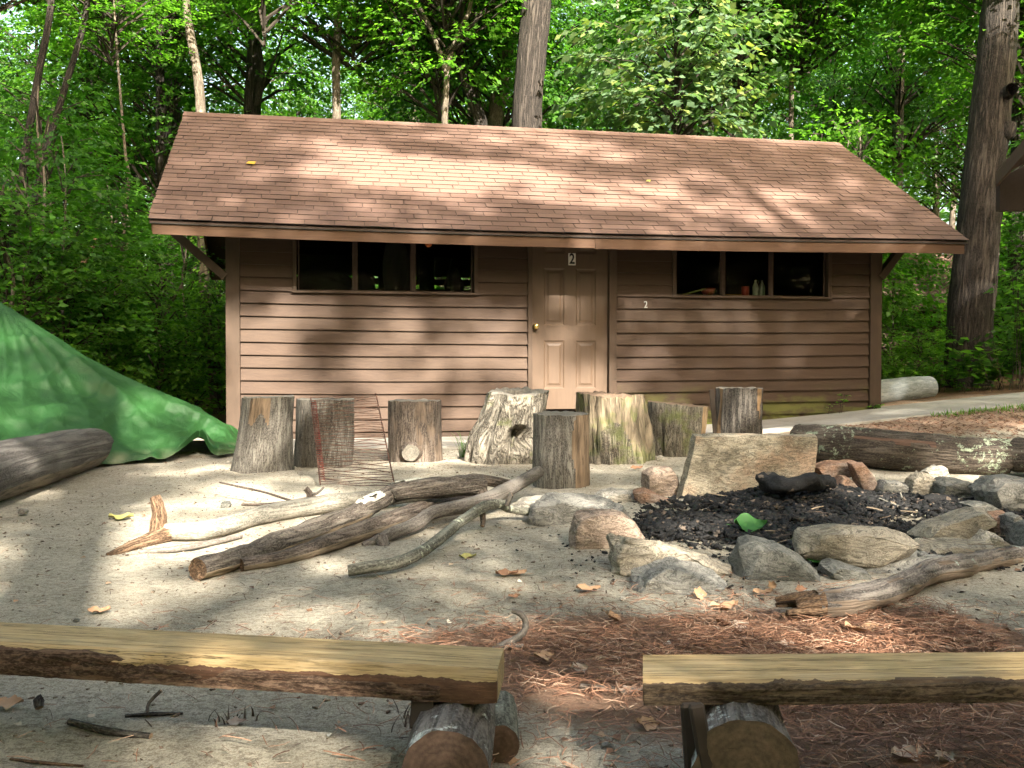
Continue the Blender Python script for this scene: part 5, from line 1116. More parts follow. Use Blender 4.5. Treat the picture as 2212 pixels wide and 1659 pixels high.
# right bench
pl = Vector((.266, 2.02, 0)); pr = Vector((2.1, 2.075, 0)); dvec = pr - pl; rz = math.atan2(dvec.y, dvec.x)
br_ = thing('log_bench', 'flat sawn plank bench on a log at the lower right, dark front edge', 'bench', (pl.x, pl.y, 0), rz)
bpy.context.view_layer.update()
pm = plank_mat('yellow_sawn_plank', .0385, (.085, .055, .028)); o = plank('seat_plank', dvec.length, .185, .042, pm, br_, 9, .004, skl=.03); o.location.z = zt - .044
bark_skin(o, dvec.length, .042, lambda x: .84 + .03 * math.sin(x * 9) + .06 * mnoise.noise(Vector((x * 8, 3, 2))), M['bench_bark_dark'], 8)
ground_log(br_, 'support_log', inl(br_, Vector((at(1612, 1640, 1.92).x, 1.92, .105))), inl(br_, Vector((at(1605, 1640, 2.1).x, 2.20, .105))), .102, 'bark_bench', 'end_right', 64)
ground_log(br_, 'support_log', inl(br_, Vector((1.95, 1.95, .105))), inl(br_, Vector((1.95, 2.6, .105))), .10, 'bark_bench', 'end_right', 65)
for (a0, b0_, a1, b1_, yy, w_) in ((1489, 1519, 1500, 1690, 1.99, .035), (1503, 1520, 1535, 1700, 1.94, .030)):
    V, Fc = bar(inl(br_, at(a0, b0_, yy)), inl(br_, at(a1, b1_, yy)), w_, .022, Vector((0, 1, 0))); link('bark_slab', MB().add(V, Fc).mesh('bark_slab', .005), M['slab_bark'], br_)

# ------------------------------------------------------------------ tarp
RID = [(-900, 240, 9.2), (-500, 380, 9.3), (-240, 505, 9.4), (0, 655, 9.5), (60, 690, 9.5), (110, 722, 9.5), (180, 768, 9.5), (250, 805, 9.55), (340, 848, 9.6), (400, 872, 9.65), (450, 900, 9.7), (492, 922, 9.75), (522, 962, 9.75)]
BAS = [(-900, 1130), (-500, 1080), (-240, 1050), (0, 1030), (60, 1025), (110, 1020), (180, 1014), (250, 1007), (340, 1002), (385, 994), (430, 985), (470, 991), (508, 988)]
R3 = [at(*p) for p in RID]; B3 = [site(a, b) for a, b in BAS]
def samp(L, s): i = min(int(s), len(L) - 2); return L[i].lerp(L[i + 1], s - i)
ns, nt = 190, 96; V = []; ff_ = []
for i in range(ns + 1):
    s = 1.2 + (len(R3) - 2.2) * i / ns; s = min(s, len(R3) - 1 - 1e-6); a = samp(R3, s); b = samp(B3, s); bk = Vector((a.x + .1, a.y + 1.5 * min(1, a.z + .2), 0.02)); sx = a.x
    for j in range(nt + 1):
        q = j / nt
        if q <= .68: t = q / .68; p = a.lerp(b, t); p.z = H(p.x, p.y) * t + a.z * (1 - t) ** 1.12 * (1 - .10 * math.sin(math.pi * t)) + .012; edge = t
        else: t = (q - .68) / .32; p = a.lerp(bk, t); p.z = a.z * (1 - t) + .01; edge = t
        V.append(p); ff_.append((sx, t, q <= .68, a.z))
# rows run base -> ridge -> back
VV = []
for i in range(ns + 1):
    row = [(V[i * (nt + 1) + j], ff_[i * (nt + 1) + j]) for j in range(nt + 1)]; fr_ = [r for r in row if r[1][2]][::-1]; bk_ = [r for r in row if not r[1][2]]
    VV.append(fr_ + bk_)
V = []
pk = Vector((-4.9, 9.4, 1.5))
for i, row in enumerate(VV):
    for j, (p, (sx, t, fr_, zr)) in enumerate(row):
        d = p - pk; th = math.atan2(d.z * 1.0, d.x) * 3.2; rr = d.length
        fold = (1 - abs(mnoise.noise(Vector((th * 2.4, rr * .5, 2.0)))) * 2.4) * .05 + mnoise.fractal(Vector((p.x * 2.0, p.y * 2, p.z * 2.6)), 1, 2, 4) * .055 + mnoise.fractal(Vector((p.x * 7.0, p.y * 7, p.z * 9 + 4)), 1, 2, 3) * .013 + (1 - min(1, abs(mnoise.noise(Vector((p.x * 1.5 - p.z * 2.2, p.y * 1.5, 3)))) * 5)) * .035 + (1 - min(1, abs(mnoise.noise(Vector((p.x * 2.6 + p.z * 1.2, p.z * 3 + 5, 9)))) * 5)) * .022
        low = float(smooth(.25, .75, t)) if fr_ else 0; cr = (1 - min(1, abs(mnoise.noise(Vector((p.x * 2.3 + p.z * 3, p.y * 1.3, 7)))) * 3.2)) * .055 * low * (1 - float(smooth(.9, 1, t)))
        am = 1 - .75 * float(smooth(.86, 1.0, t)) if fr_ else 1; n = Vector((.2, -.72, .66))
        hem = 0.0
        if fr_ and t > .55: hem = .14 * math.exp(-((p.x + 2.86) / .10) ** 2) * float(smooth(.55, .9, t)) + .05 * math.exp(-((p.x + 3.1) / .05) ** 2) * float(smooth(.7, .95, t)) + .012 * (1 + math.sin(p.x * 15 + 2 * math.sin(p.x * 4))) * float(smooth(.8, 1, t))
        ridge_keep = .25 + .75 * float(smooth(0, .12, t))
        q = p + n * (fold * am * ridge_keep + cr); q.z = max(q.z, H(q.x, q.y) + .008) + hem; V.append(tuple(q))
mcount = len(VV[0]); F = [(i * mcount + j, (i + 1) * mcount + j, (i + 1) * mcount + j + 1, i * mcount + j + 1) for i in range(ns) for j in range(mcount - 1)]
k = NT('green_tarpaulin'); a = k.noise(k.coord('Object'), 2.2, 6, .6); b = k.noise(k.coord('Object'), 38, 4, .7); w_ = k.voro(k.coord('Object', (1, 1, 1)), 6.5, 'DISTANCE_TO_EDGE')
col = k.ramp(a, [(.3, (.013, .062, .012)), (.7, (.020, .080, .016))]); col = k.mix(k.ramp(b, [(.6, 0.0), (.8, .10)]), col, (.05, .10, .04)); dz = k.sep(k.coord('Position'))
col = k.mix(k.math('MULTIPLY', k.ramp(dz[2], [(.02, .5), (.12, 0.0)]), k.ramp(a, [(.4, 0.0), (.6, 1.0)])), col, (.38, .36, .24))
k.b.inputs['Specular IOR Level'].default_value = .4
tm = k.fin(col, k.bump(k.noise(k.coord('Object'), 5.5, 8, .62, 1.4), .5, .03, k.bump(w_, .12, .01)), .6)
tarp = tag(link('tarpaulin', mesh_np('tarpaulin', V, F, True), tm), 'big wrinkled green tarpaulin draped over a heap beside the cabin', 'tarpaulin')
sm = tarp.modifiers.new('thick', 'SOLIDIFY'); sm.thickness = .004
# ------------------------------------------------------------------ foliage
def leaf_arrays(B, D, N, S, wid=.36, fold=.10):
    B, D, N = np.asarray(B), np.asarray(D), np.asarray(N); S = np.asarray(S)[:, None]
    D = D / np.linalg.norm(D, axis=1, keepdims=True); N = N - D * (N * D).sum(1, keepdims=True); N = N / np.linalg.norm(N, axis=1, keepdims=True); X = np.cross(N, D)
    V = np.stack([B, B + D * S * .42 + X * S * wid + N * S * fold, B + D * S, B + D * S * .42 - X * S * wid + N * S * fold], 1); n = len(B)
    F = np.arange(n)[:, None] * 4 + np.array([0, 1, 2, 3])[None]; return V.reshape(-1, 3), F
def sprays(r, C_, az, ln, n_leaf, ls, droop=.25, tilt=.35):
    n = len(C_); k_ = n_leaf; t = (np.arange(k_)[None] + r.uniform(0, 1, (n, k_))) / k_; side = np.where(np.arange(k_) % 2 == 0, 1, -1)[None] * np.ones((n, 1))
    dz = -droop + r.normal(0, .2, n); d = np.stack([np.cos(az), np.sin(az), dz], 1); d /= np.linalg.norm(d, axis=1, keepdims=True)
    up_ = np.stack([r.normal(0, tilt, n), r.normal(0, tilt, n), np.ones(n)], 1); nrm = up_ - d * (up_ * d).sum(1, keepdims=True); nrm /= np.linalg.norm(nrm, axis=1, keepdims=True); x = np.cross(nrm, d)
    off = np.sin(t * 2.9) * .30 * r.uniform(.2, 1, (n, k_)) * side
    P = C_[:, None] + d[:, None] * (t * ln[:, None])[..., None] + x[:, None] * (off * ln[:, None])[..., None]
    ang_ = side * r.uniform(.4, 1.1, (n, k_)); D = d[:, None] * np.cos(ang_)[..., None] + x[:, None] * np.sin(ang_)[..., None]; D[..., 2] -= r.uniform(0, .5, (n, k_))
    Nn = nrm[:, None] + r.normal(0, .38, (n, k_, 3)); S = ls * r.uniform(.6, 1.25, (n, k_)); base = r.uniform(0, 1, n)[:, None] * .5 + r.uniform(0, 1, (n, k_)) * .5
    V, F = leaf_arrays(P.reshape(-1, 3), D.reshape(-1, 3), Nn.reshape(-1, 3), S.ravel()); return V, F, np.repeat(base.ravel(), 4)
def crown_mesh(name, seed, rx, rz, ns_, nl, ls, ln, bottom=-.8, clump=1.1, mat='leaf', thr=.47):
    r = np.random.default_rng(seed); P = r.uniform(-1, 1, (ns_ * 6, 3)); q = np.linalg.norm(P, axis=1); P = P[(q < 1) & (q > .25) & (P[:, 2] > bottom)]
    nn = vnoise(P * [rx, rx, rz], clump, seed); P = P[nn > thr + .0 * P[:, 2]][:ns_]; C_ = P * [rx, rx, rz]; az = np.arctan2(C_[:, 1], C_[:, 0]) + r.normal(0, .7, len(C_))
    V, F, tn = sprays(r, C_, az, ln * r.uniform(.6, 1.3, len(C_)), nl, ls); me = mesh_np(name, V, F, False, {'tone': ('FLOAT', tn)}); me.materials.append(M[mat]); return me, C_
def limbs_mesh(name, seed, C_, root_z, n, r0, mat):
    r = random.Random(seed); mb = MB(); pick = r.sample(range(len(C_)), min(n, len(C_)))
    for i in pick:
        e = Vector(C_[i]); b = Vector((0, 0, max(root_z, e.z - r.uniform(.5, 1.3) * (abs(e.x) + abs(e.y)) * .6))); m_ = b.lerp(e, .5) + Vector((r.uniform(-.15, .15), r.uniform(-.15, .15), .15))
        for (p, q, w) in ((b, m_, r0), (m_, e, r0 * .55)): V, F = bar(p, q, w * 2, w * 2, Vector((.1, .9, .3))); mb.add(V, F)
    me = mb.mesh(name); me.materials.append(M[mat]); return me
M['leaf'] = leaf_mat('maple_leaves', (.018, .056, .008), (.052, .135, .014), (.12, .235, .026), .5)
M['leaf_b'] = leaf_mat('bright_leaves', (.036, .10, .010), (.08, .19, .018), (.15, .28, .038), .55)
M['leaf_g'] = leaf_mat('grey_green_leaves', (.05, .09, .045), (.09, .15, .075), (.20, .22, .05), .35)
M['leaf_d'] = leaf_mat('dark_leaves', (.020, .065, .010), (.045, .125, .016), (.09, .19, .028), .45)
M['leaf_v'] = leaf_mat('vine_leaves', (.08, .20, .02), (.14, .30, .03), (.22, .40, .05), .5)
M['tw'] = plain('twig_bark', (.035, .028, .021), .95)
M['trunk_dark'] = bark_mat('dark_furrowed_bark', (.008, .0065, .0055), (.030, .024, .020), (.095, .08, .066), 17, (.26, .26, .22), -.09, stretch=.16, bump=1.0, dist=.05)
M['trunk_mid'] = bark_mat('grey_brown_bark', (.05, .04, .03), (.13, .105, .08), (.24, .205, .16), 26, (.34, .36, .26), -.06, stretch=.2, bump=.8, dist=.015)
M['trunk_pale'] = bark_mat('pale_bark', (.035, .028, .02), (.10, .08, .058), (.20, .17, .13), 22, stretch=.4, bump=.6, dist=.01)
CR = []
for i, (rx, rz, ns_, nl, ls, ln, mt) in enumerate(((2.5, 2.9, 720, 14, .115, .52, 'leaf'), (2.9, 2.4, 760, 13, .12, .55, 'leaf_b'), (2.4, 3.2, 700, 14, .11, .5, 'leaf'), (2.8, 2.7, 720, 14, .12, .55, 'leaf_d'), (2.1, 2.1, 520, 13, .105, .46, 'leaf_b'))):
    me, C_ = crown_mesh('crown', 40 + i, rx, rz, ns_, nl, ls, ln, mat=mt); CR.append((me, limbs_mesh('limbs', i, C_, -rz, 46, .022, 'tw'), rx, rz))
meg, C_ = crown_mesh('crown', 60, 2.0, 1.7, 420, 8, .19, .6, mat='leaf_g'); CR.append((meg, limbs_mesh('limbs', 9, C_, -1.6, 40, .018, 'tw'), 2.0, 1.7))
def sapling_kind(seed, h, rx, ns_, nl, ls, mt):
    r = np.random.default_rng(seed); z = h * r.uniform(.08, 1, ns_); rr = rx * (1 - .55 * (z / h) ** 2) * np.sqrt(r.uniform(0, 1, ns_)); a = r.uniform(0, 6.283, ns_); C_ = np.c_[rr * np.cos(a), rr * np.sin(a), z]
    C_ = C_[vnoise(C_ * [1, 1, 1.8], 1.3, seed) > .43]; az = np.arctan2(C_[:, 1], C_[:, 0]) + r.normal(0, .6, len(C_)); V, F, tn = sprays(r, C_, az, .42 * r.uniform(.6, 1.3, len(C_)), nl, ls, .12, .25)
    me = mesh_np('foliage', V, F, False, {'tone': ('FLOAT', tn)}); me.materials.append(M[mt])
    sv = [Vector((.05 * math.sin(i * 1.3 + seed), .05 * math.cos(i * 1.7 + seed), h * i / 8)) for i in range(9)]; st, _ = tube_mesh('stem', sv, [.035 * (1 - .085 * i) for i in range(9)], 8, .12, .05, .02, seed); st.materials.append(M['trunk_mid'])
    return me, st, limbs_mesh('limbs', seed, C_, .1, 40, .009, 'tw')
SAP = [sapling_kind(71, 3.4, 1.25, 520, 12, .085, 'leaf'), sapling_kind(72, 4.2, 1.5, 600, 12, .09, 'leaf_d'), sapling_kind(73, 2.6, 1.2, 460, 12, .085, 'leaf_b'), sapling_kind(74, 3.0, 1.4, 520, 12, .08, 'leaf')]
def add_crown(root, kind, z, s, rz=0.0, off=(0, 0)):
    me, lm, _, _ = CR[kind]
    for n_, m_ in (('crown', me), ('limbs', lm)):
        o = link(n_, m_, None, root, (off[0], off[1], z)); o.scale = s; o.rotation_euler.z = rz
def sapling(label, x, y, kind, s, rz, group=None, cat='sapling', name='sapling'):
    root = thing(name, label, cat, (x, y, H(x, y) - .03), rz, group)
    for n_, m_ in zip(('foliage', 'stem', 'limbs'), SAP[kind]): link(n_, m_, None, root).scale = s
    return root
def trunk_tree(label, pts, mat, crowns=(), group=None, seed=0, name='tree', forks=(), flare=1.25, seg=20):
    """pts: (a, b, half width, Y) from the bottom up"""
    P = [at(a, b, Y) for a, b, w, Y in pts]; R = [w * Y / FD for a, b, w, Y in pts]
    b0 = P[0].copy(); g = H(b0.x, b0.y)
    if b0.z > g + .05: P.insert(0, Vector((b0.x + (b0.x - P[1].x) * .3, b0.y, g - .05))); R.insert(0, R[0] * flare)
    root = thing(name, label, 'tree', tuple(P[0]), 0, group); o0 = P[0].copy(); d = (P[-1] - P[-2]).normalized()
    if crowns: P.append(P[-1] + d * 1.2 + Vector((0, 0, 1.5))); R.append(R[-1] * .75); P.append(P[-1] + Vector((.2, .1, 3.0))); R.append(R[-1] * .6)
    me, e = tube_mesh('trunk', [p - o0 for p in P], R, seg, .09, .05, .03, seed); link('trunk', me, M[mat], root)
    for f in forks:
        FP = [at(a, b, Y) - o0 for a, b, w, Y in f]; FR = [w * Y / FD for a, b, w, Y in f]; me, e = tube_mesh('limb', FP, FR, 10, .08, .06, .03, seed + 5); link('limb', me, M[mat], root)
    for (kd, z, s, rz, off) in crowns: add_crown(root, kd, z, s, rz, off)
    return root, o0
S1 = (1, 1, 1)
trunk_tree('massive dark furrowed oak trunk on the right leaning slightly, beside the path', [(2093, 858, 56, 15.0), (2092, 800, 48, 15.0), (2095, 700, 47, 15.0), (2108, 560, 46, 15.0), (2120, 420, 43, 15.0), (2135, 280, 41, 15.0), (2150, 140, 40, 15.0), (2162, 0, 37, 15.0), (2172, -150, 34, 15)], 'trunk_dark',
    [(3, 9.2, (1.3, 1.3, 1.1), .5, (.5, 1)), (1, 8.6, (1.2, 1.2, 1), 2.2, (3.0, 2.5))], seed=3, seg=40,
    forks=[[(2155, 205, 20, 14.9), (2176, 200, 15, 14.75), (2186, 192, 13, 14.6)], [(2160, 290, 20, 14.9), (2176, 285, 18, 14.8), (2182, 262, 13, 14.75)]])
trunk_tree('big grey brown trunk rising behind the middle of the roof', [(1135, 500, 36, 17.5), (1138, 275, 32, 17.5), (1143, 180, 32, 17.5), (1152, 80, 32, 17.5), (1160, -20, 32, 17.5)], 'trunk_dark', [(0, 9.6, (1.1, 1.1, 1), 1, (-1.2, .8)), (5, 5.8, (.85, .85, .8), .2, (2.5, -.6))], seed=4, seg=28)
trunk_tree('tan trunk with peeling bark leaning just left of the big middle trunk', [(1060, 400, 19, 20), (1068, 270, 18, 20), (1085, 160, 17, 20), (1100, 60, 16, 20), (1112, -30, 15, 20)], 'trunk_pale', [(2, 9.0, S1, 2, (-.5, 0))], seed=5)
trunk_tree('dark trunk leaning left out of the roof ridge before the big middle trunk', [(1060, 380, 15, 19), (1040, 270, 14, 19), (1015, 200, 12, 19), (990, 130, 10, 19), (975, 40, 8, 19)], 'trunk_dark', [(4, 7.5, S1, 2, (-1, 0))], seed=6)
trunk_tree('slim speckled tree with vines standing left of the cabin wall', [(470, 902, 14, 16.5), (462, 800, 13, 16.5), (448, 690, 12, 16.5), (441, 600, 12, 16.5), (436, 440, 11, 16.5), (434, 245, 10.5, 16.5), (425, 150, 10, 16.5), (412, 80, 9, 16.5), (400, -20, 8, 16.5)], 'trunk_pale', [(2, 9.2, (.9, .9, .9), 1.2, (.6, .8))], seed=7)
trunk_tree('forked dark trunk behind the left part of the roof', [(548, 420, 20, 21), (545, 245, 18, 21), (548, 150, 16, 21), (552, 40, 14, 21)], 'trunk_dark', [(0, 9.0, S1, 3, (0, 0))], seed=8, forks=[[(556, 230, 7, 20.7), (566, 160, 6, 20.7), (560, 100, 5, 20.7)]])
trunk_tree('slender pale trunk behind the roof between the left corner and middle', [(728, 400, 10, 19), (727, 240, 9, 19), (726, 150, 9, 19), (730, 50, 9, 19), (733, -30, 8, 19)], 'trunk_pale', [(1, 8.8, S1, 4, (.3, 0))], seed=9)
trunk_tree('thin pale forked tree left of the middle trunks', [(962, 400, 8, 18), (961, 262, 7, 18), (966, 160, 6, 18), (975, 110, 6, 18), (1000, 50, 5, 18), (1020, -10, 5, 18)], 'trunk_pale', [(4, 8.0, (.9, .9, .8), 5, (0, 0))], seed=10, forks=[[(966, 165, 6, 18), (945, 100, 5, 18), (920, 40, 5, 18), (890, -10, 4, 18)]])
trunk_tree('dark straight trunk right of centre behind the ridge', [(1522, 420, 11, 19), (1521, 290, 10, 19), (1519, 180, 9.5, 19), (1525, 60, 9, 19)], 'trunk_dark', [(2, 8.6, S1, .3, (.4, 0))], seed=11)
trunk_tree('dark curved trunk bending right just beside the straight dark one', [(1528, 400, 9, 18.6), (1532, 290, 8.5, 18.6), (1556, 215, 8, 18.6), (1566, 150, 7.5, 18.6), (1590, 120, 7, 18.6), (1604, 70, 6, 18.6), (1612, 20, 5, 18.6)], 'trunk_dark', [(4, 7.8, S1, .8, (.6, 0))], seed=12)
trunk_tree('thin straight trunk behind the right part of the ridge', [(1708, 430, 6, 19), (1709, 300, 5.5, 19), (1710, 180, 5, 19), (1712, 40, 5, 19)], 'trunk_mid', [(1, 8.2, S1, 1.8, (.2, 0))], seed=13, forks=[[(1711, 70, 4, 19), (1730, 50, 4, 19), (1765, 30, 3, 19)]])
trunk_tree('dark leaning thin tree at the far left, left of its twin', [(18, 700, 9, 14.5), (30, 500, 8.5, 14.5), (60, 300, 8, 14.5), (85, 150, 7.5, 14.5), (112, -10, 7, 14.5)], 'trunk_dark', [(0, 8.4, (.9, .9, .8), .4, (-.5, .6))], seed=14)
trunk_tree('dark leaning thin tree at the far left, right of its twin', [(48, 640, 8, 15), (62, 500, 7.5, 15), (98, 330, 7, 15), (140, 190, 7, 15), (190, 0, 6, 15)], 'trunk_dark', [(3, 8.8, (.9, .9, .8), 1.4, (-.3, 1.2))], seed=15)
trunk_tree('stout dark trunk seen dimly in the woods above the tarp', [(362, 870, 20, 22), (362, 700, 18, 22), (366, 540, 17, 22), (372, 400, 16, 22), (375, 200, 15, 22)], 'trunk_dark', [(2, 9.2, S1, 2.4, (0, 0))], seed=16)
trunk_tree('thin curving pale stem in the left woods', [(248, 760, 4.5, 15.5), (250, 640, 4.5, 15.5), (262, 560, 4, 15.5), (270, 470, 4, 15.5), (278, 380, 3.5, 15.5), (268, 300, 3, 15.5)], 'trunk_pale', [(4, 6.5, (.6, .6, .5), 2, (0, 0))], seed=17, seg=10)
trunk_tree('reddish dead broken stem leaning in the left woods', [(120, 650, 7, 15), (150, 610, 6.5, 15), (185, 560, 6, 15), (208, 515, 5, 15)], 'rotten', seed=18, seg=10)
trunk_tree('thin dead pale pole leaning right in the left woods', [(275, 840, 4, 14), (310, 760, 3.5, 14), (345, 700, 3, 14), (395, 610, 2.5, 14)], 'trunk_pale', seed=19, seg=8)
trunk_tree('dark trunk at the extreme right beyond the oak', [(2200, 800, 22, 18), (2196, 650, 20, 18), (2200, 450, 18, 18), (2205, 200, 17, 18), (2210, 0, 16, 18)], 'trunk_dark', [(3, 8.5, S1, 1.0, (.5, 0))], seed=20)
# vine on the slim tree
rv = np.random.default_rng(4); n = 900; zz = rv.uniform(.6, 4.6, n); i_ = rv.uniform(0, 6.283, n); base = at(470, 902, 16.5)
tt = (zz - base.z) / 6.5; cx = np.interp(zz, [at(a, b, 16.5).z for a, b in ((470, 902), (462, 800), (448, 690), (441, 600), (436, 440))], [at(a, b, 16.5).x for a, b in ((470, 902), (462, 800), (448, 690), (441, 600), (436, 440))])
kp = vnoise(np.c_[zz, np.zeros(n), np.zeros(n)], 2.0, 4) > .38; rr = .10 + .16 * rv.uniform(0, 1, n)
B = np.c_[cx + rr * np.cos(i_) + .05, 16.5 + rr * np.sin(i_) - .03, zz][kp]; D = np.c_[np.cos(i_), np.sin(i_), -.8 * np.ones(n)][kp]; Nn = np.c_[np.cos(i_), np.sin(i_) - .5, .8 * np.ones(n)][kp]
V, F = leaf_arrays(B, D, Nn + rv.normal(0, .3, Nn.shape), rv.uniform(.05, .10, len(B)), .42)
tag(link('climbing_vine', mesh_np('climbing_vine', V, F, False, {'tone': ('FLOAT', np.repeat(rv.uniform(.3, 1, len(B)), 4))}), M['leaf_v']), 'bright green vine climbing the slim tree left of the cabin', 'vine')

# woods behind and around
def whereabouts(x, y):
    a = 1106 + FD * x / y
    side = 'in the left woods above the tarp' if a < 330 else 'behind the roof\'s left end' if a < 620 else 'behind the roof\'s left half' if a < 950 else 'behind the roof\'s middle' if a < 1350 else 'behind the roof\'s right half' if a < 1850 else 'right of the cabin'
    return side, 'nearest' if y < 20 else 'middle' if y < 26 else 'farther' if y < 33 else 'farthest'
rt_ = random.Random(77)
def clear(x, y, m=1.8):
    u, v = w2loc(x, y); return not (-1.6 - m * .3 < u < W + 1.2 and -3 < v < DEPTH + m) and not (x > 3.2 and y < 13.4)
kinds = {0: 'round crowned leafy tree', 1: 'broad bright leafed tree', 2: 'tall narrow leafy tree', 3: 'broad dark leafed tree', 4: 'small bright leafed tree'}
y = 17.0; row = 0
while y < 44:
    half = .54 * y + 3.5; x = -half + rt_.uniform(0, 2)
    while x < half:
        yy = y + rt_.uniform(-1.2, 1.2)
        if (x < -3 and y > 20 and rt_.random() < .5) or (x > -3 and y > 27 and rt_.random() < .2): x += 3.2; continue
        if clear(x, yy, 2.5) and not (.35 < x / yy < .49 and yy < 24):
            kd = rt_.choice((0, 0, 1, 2, 2, 3, 4)) if x > -3 else rt_.choice((0, 0, 2, 3, 3, 2)); a0 = 1106 + FD * x / yy; zt_ = rt_.uniform(.75, 1.15); zc = rt_.uniform(3.4, 6.0) + .13 * (yy - 17)
            tm_ = rt_.choice(('trunk_dark', 'trunk_mid', 'trunk_mid', 'trunk_pale')); wh, ds = whereabouts(x, yy); root = thing('tree', '%s, %s trunk, %s row, %s' % (kinds[kd], {'trunk_dark': 'dark', 'trunk_mid': 'grey', 'trunk_pale': 'pale'}[tm_], ds, wh), 'tree', (x, yy, H(x, yy) - .05), rt_.uniform(0, 6), 'trees of the surrounding woods')
            lean = rt_.uniform(-.5, .5); R0 = rt_.uniform(.06, .15)
            me, e = tube_mesh('trunk', [Vector((lean * t * t, .3 * lean * t, 10 * t)) for t in (0, .3, .6, 1)], [R0 * 1.2, R0, R0 * .8, R0 * .45], 10, .4, .05, .02, row)
            link('trunk', me, M[tm_], root)
            add_crown(root, kd, zc + 1.2, (zt_, zt_, zt_ * rt_.uniform(.9, 1.3)), rt_.uniform(0, 6.28), (lean * .3, 0))
            if rt_.random() < (.45 if x > 0 else .12): add_crown(root, (kd + 2) % 4, zc + 5.6, (zt_, zt_, zt_ * 1.1), rt_.uniform(0, 6.28), (lean * .6, .3))
            row += 1
        x += rt_.uniform(2.6, 4.4) * (1 + .01 * y)
    y += 3.3
sk = {0: 'bushy green sapling', 1: 'tall dark leafed sapling', 2: 'low bright leafed sapling', 3: 'wide spreading green sapling'}
y = 12.6
while y < 33:
    half = .54 * y + 2.5; x = -half + rt_.uniform(0, 1.5)
    while x < half:
        yy = y + rt_.uniform(-.8, .8)
        if not (.355 < x / yy < .5 and yy < 22.5) and not (x / yy >= .5 and yy < 14.6) and clear(x, yy, 1.3) and not (x > -3.2 and x < 4.3 and yy < 17.3) and not (abs(x + 4.95) < .75 and yy < 16.3):
            kd = rt_.randrange(4); s = rt_.uniform(.75, 1.25); wh, ds = whereabouts(x, yy); sapling('%s%s, %s row %s' % ('large ' if s > 1.08 else 'small ' if s < .9 else '', sk[kd], ds, wh), x, yy, kd, (s, s, s * rt_.uniform(.8, 1.15)), rt_.uniform(0, 6.28), 'saplings filling the woods')
        x += rt_.uniform(1.3, 2.6) * (1 + .014 * y)
    y += 1.8
# named near bushes and saplings
for (lab, a, Y, kd, zc, s_) in (('dark leafed tree filling the gap left of the roof, farther back', 300, 25.0, 3, 5.2, 1.15), ('leafy tree between the leaning twins and the roof corner', 200, 23.0, 0, 5.0, 1.1), ('narrow leafy tree just off the roof corner at the left', 350, 21.0, 2, 4.6, .95), ('leafy tree with high crown above the left end of the roof', 420, 27.0, 0, 8.5, 1.2)):
    p = at(a, 700, Y); root = thing('tree', lab, 'tree', (p.x, Y, H(p.x, Y) - .05)); me, e = tube_mesh('trunk', [Vector((0, 0, 11 * t)) for t in (0, .4, .7, 1)], [.13, .11, .08, .05], 10, .4, .05, .02, int(a)); link('trunk', me, M['trunk_dark'], root)
    add_crown(root, kd, zc, (s_, s_, s_), a * .01); add_crown(root, (kd + 2) % 4, zc + 4.4, (s_ * .8, s_ * .8, s_ * .7), a * .02)
def px_sap(label, a, b, Y, kind, s, rz=0, **kw): p = at(a, b, Y); return sapling(label, p.x, Y, kind, s, rz, **kw)
px_sap('bright green young tree just beyond the right slope of the roof', 1850, 400, 16.8, 2, (1.15, 1.15, 1.75), 1)
px_sap('sunlit sapling arching over the right rear of the roof', 1760, 400, 17.6, 2, (1.3, 1.3, 1.7), 2.5)
px_sap('shrubby sapling between the right corner of the cabin and the oak', 1925, 820, 15.8, 0, (.45, .45, .5), .4)
px_sap('low bright shrub in front of the dark gap by the oak', 1985, 840, 15.0, 2, (.5, .5, .36), 3)
px_sap('tall leafy shrub right of the oak trunk', 2275, 800, 15.9, 0, (.5, .5, .6), 2)
px_sap('dark shrub behind the vine tree left of the cabin', 400, 850, 15.4, 1, (.8, .8, .7), 2)
px_sap('leafy sapling at the far left behind the tarp', 60, 700, 12.4, 0, (.85, .85, .95), 5)
px_sap('spreading sapling above the middle of the tarp', 230, 780, 13.0, 3, (.85, .85, .62), 4)
px_sap('bright leafed sapling behind the low end of the tarp', 345, 860, 13.6, 2, (.8, .8, .85), 1.5)
px_sap('dark leafed sapling behind the far left of the tarp', 140, 780, 12.8, 1, (.75, .75, .9), 3.3)
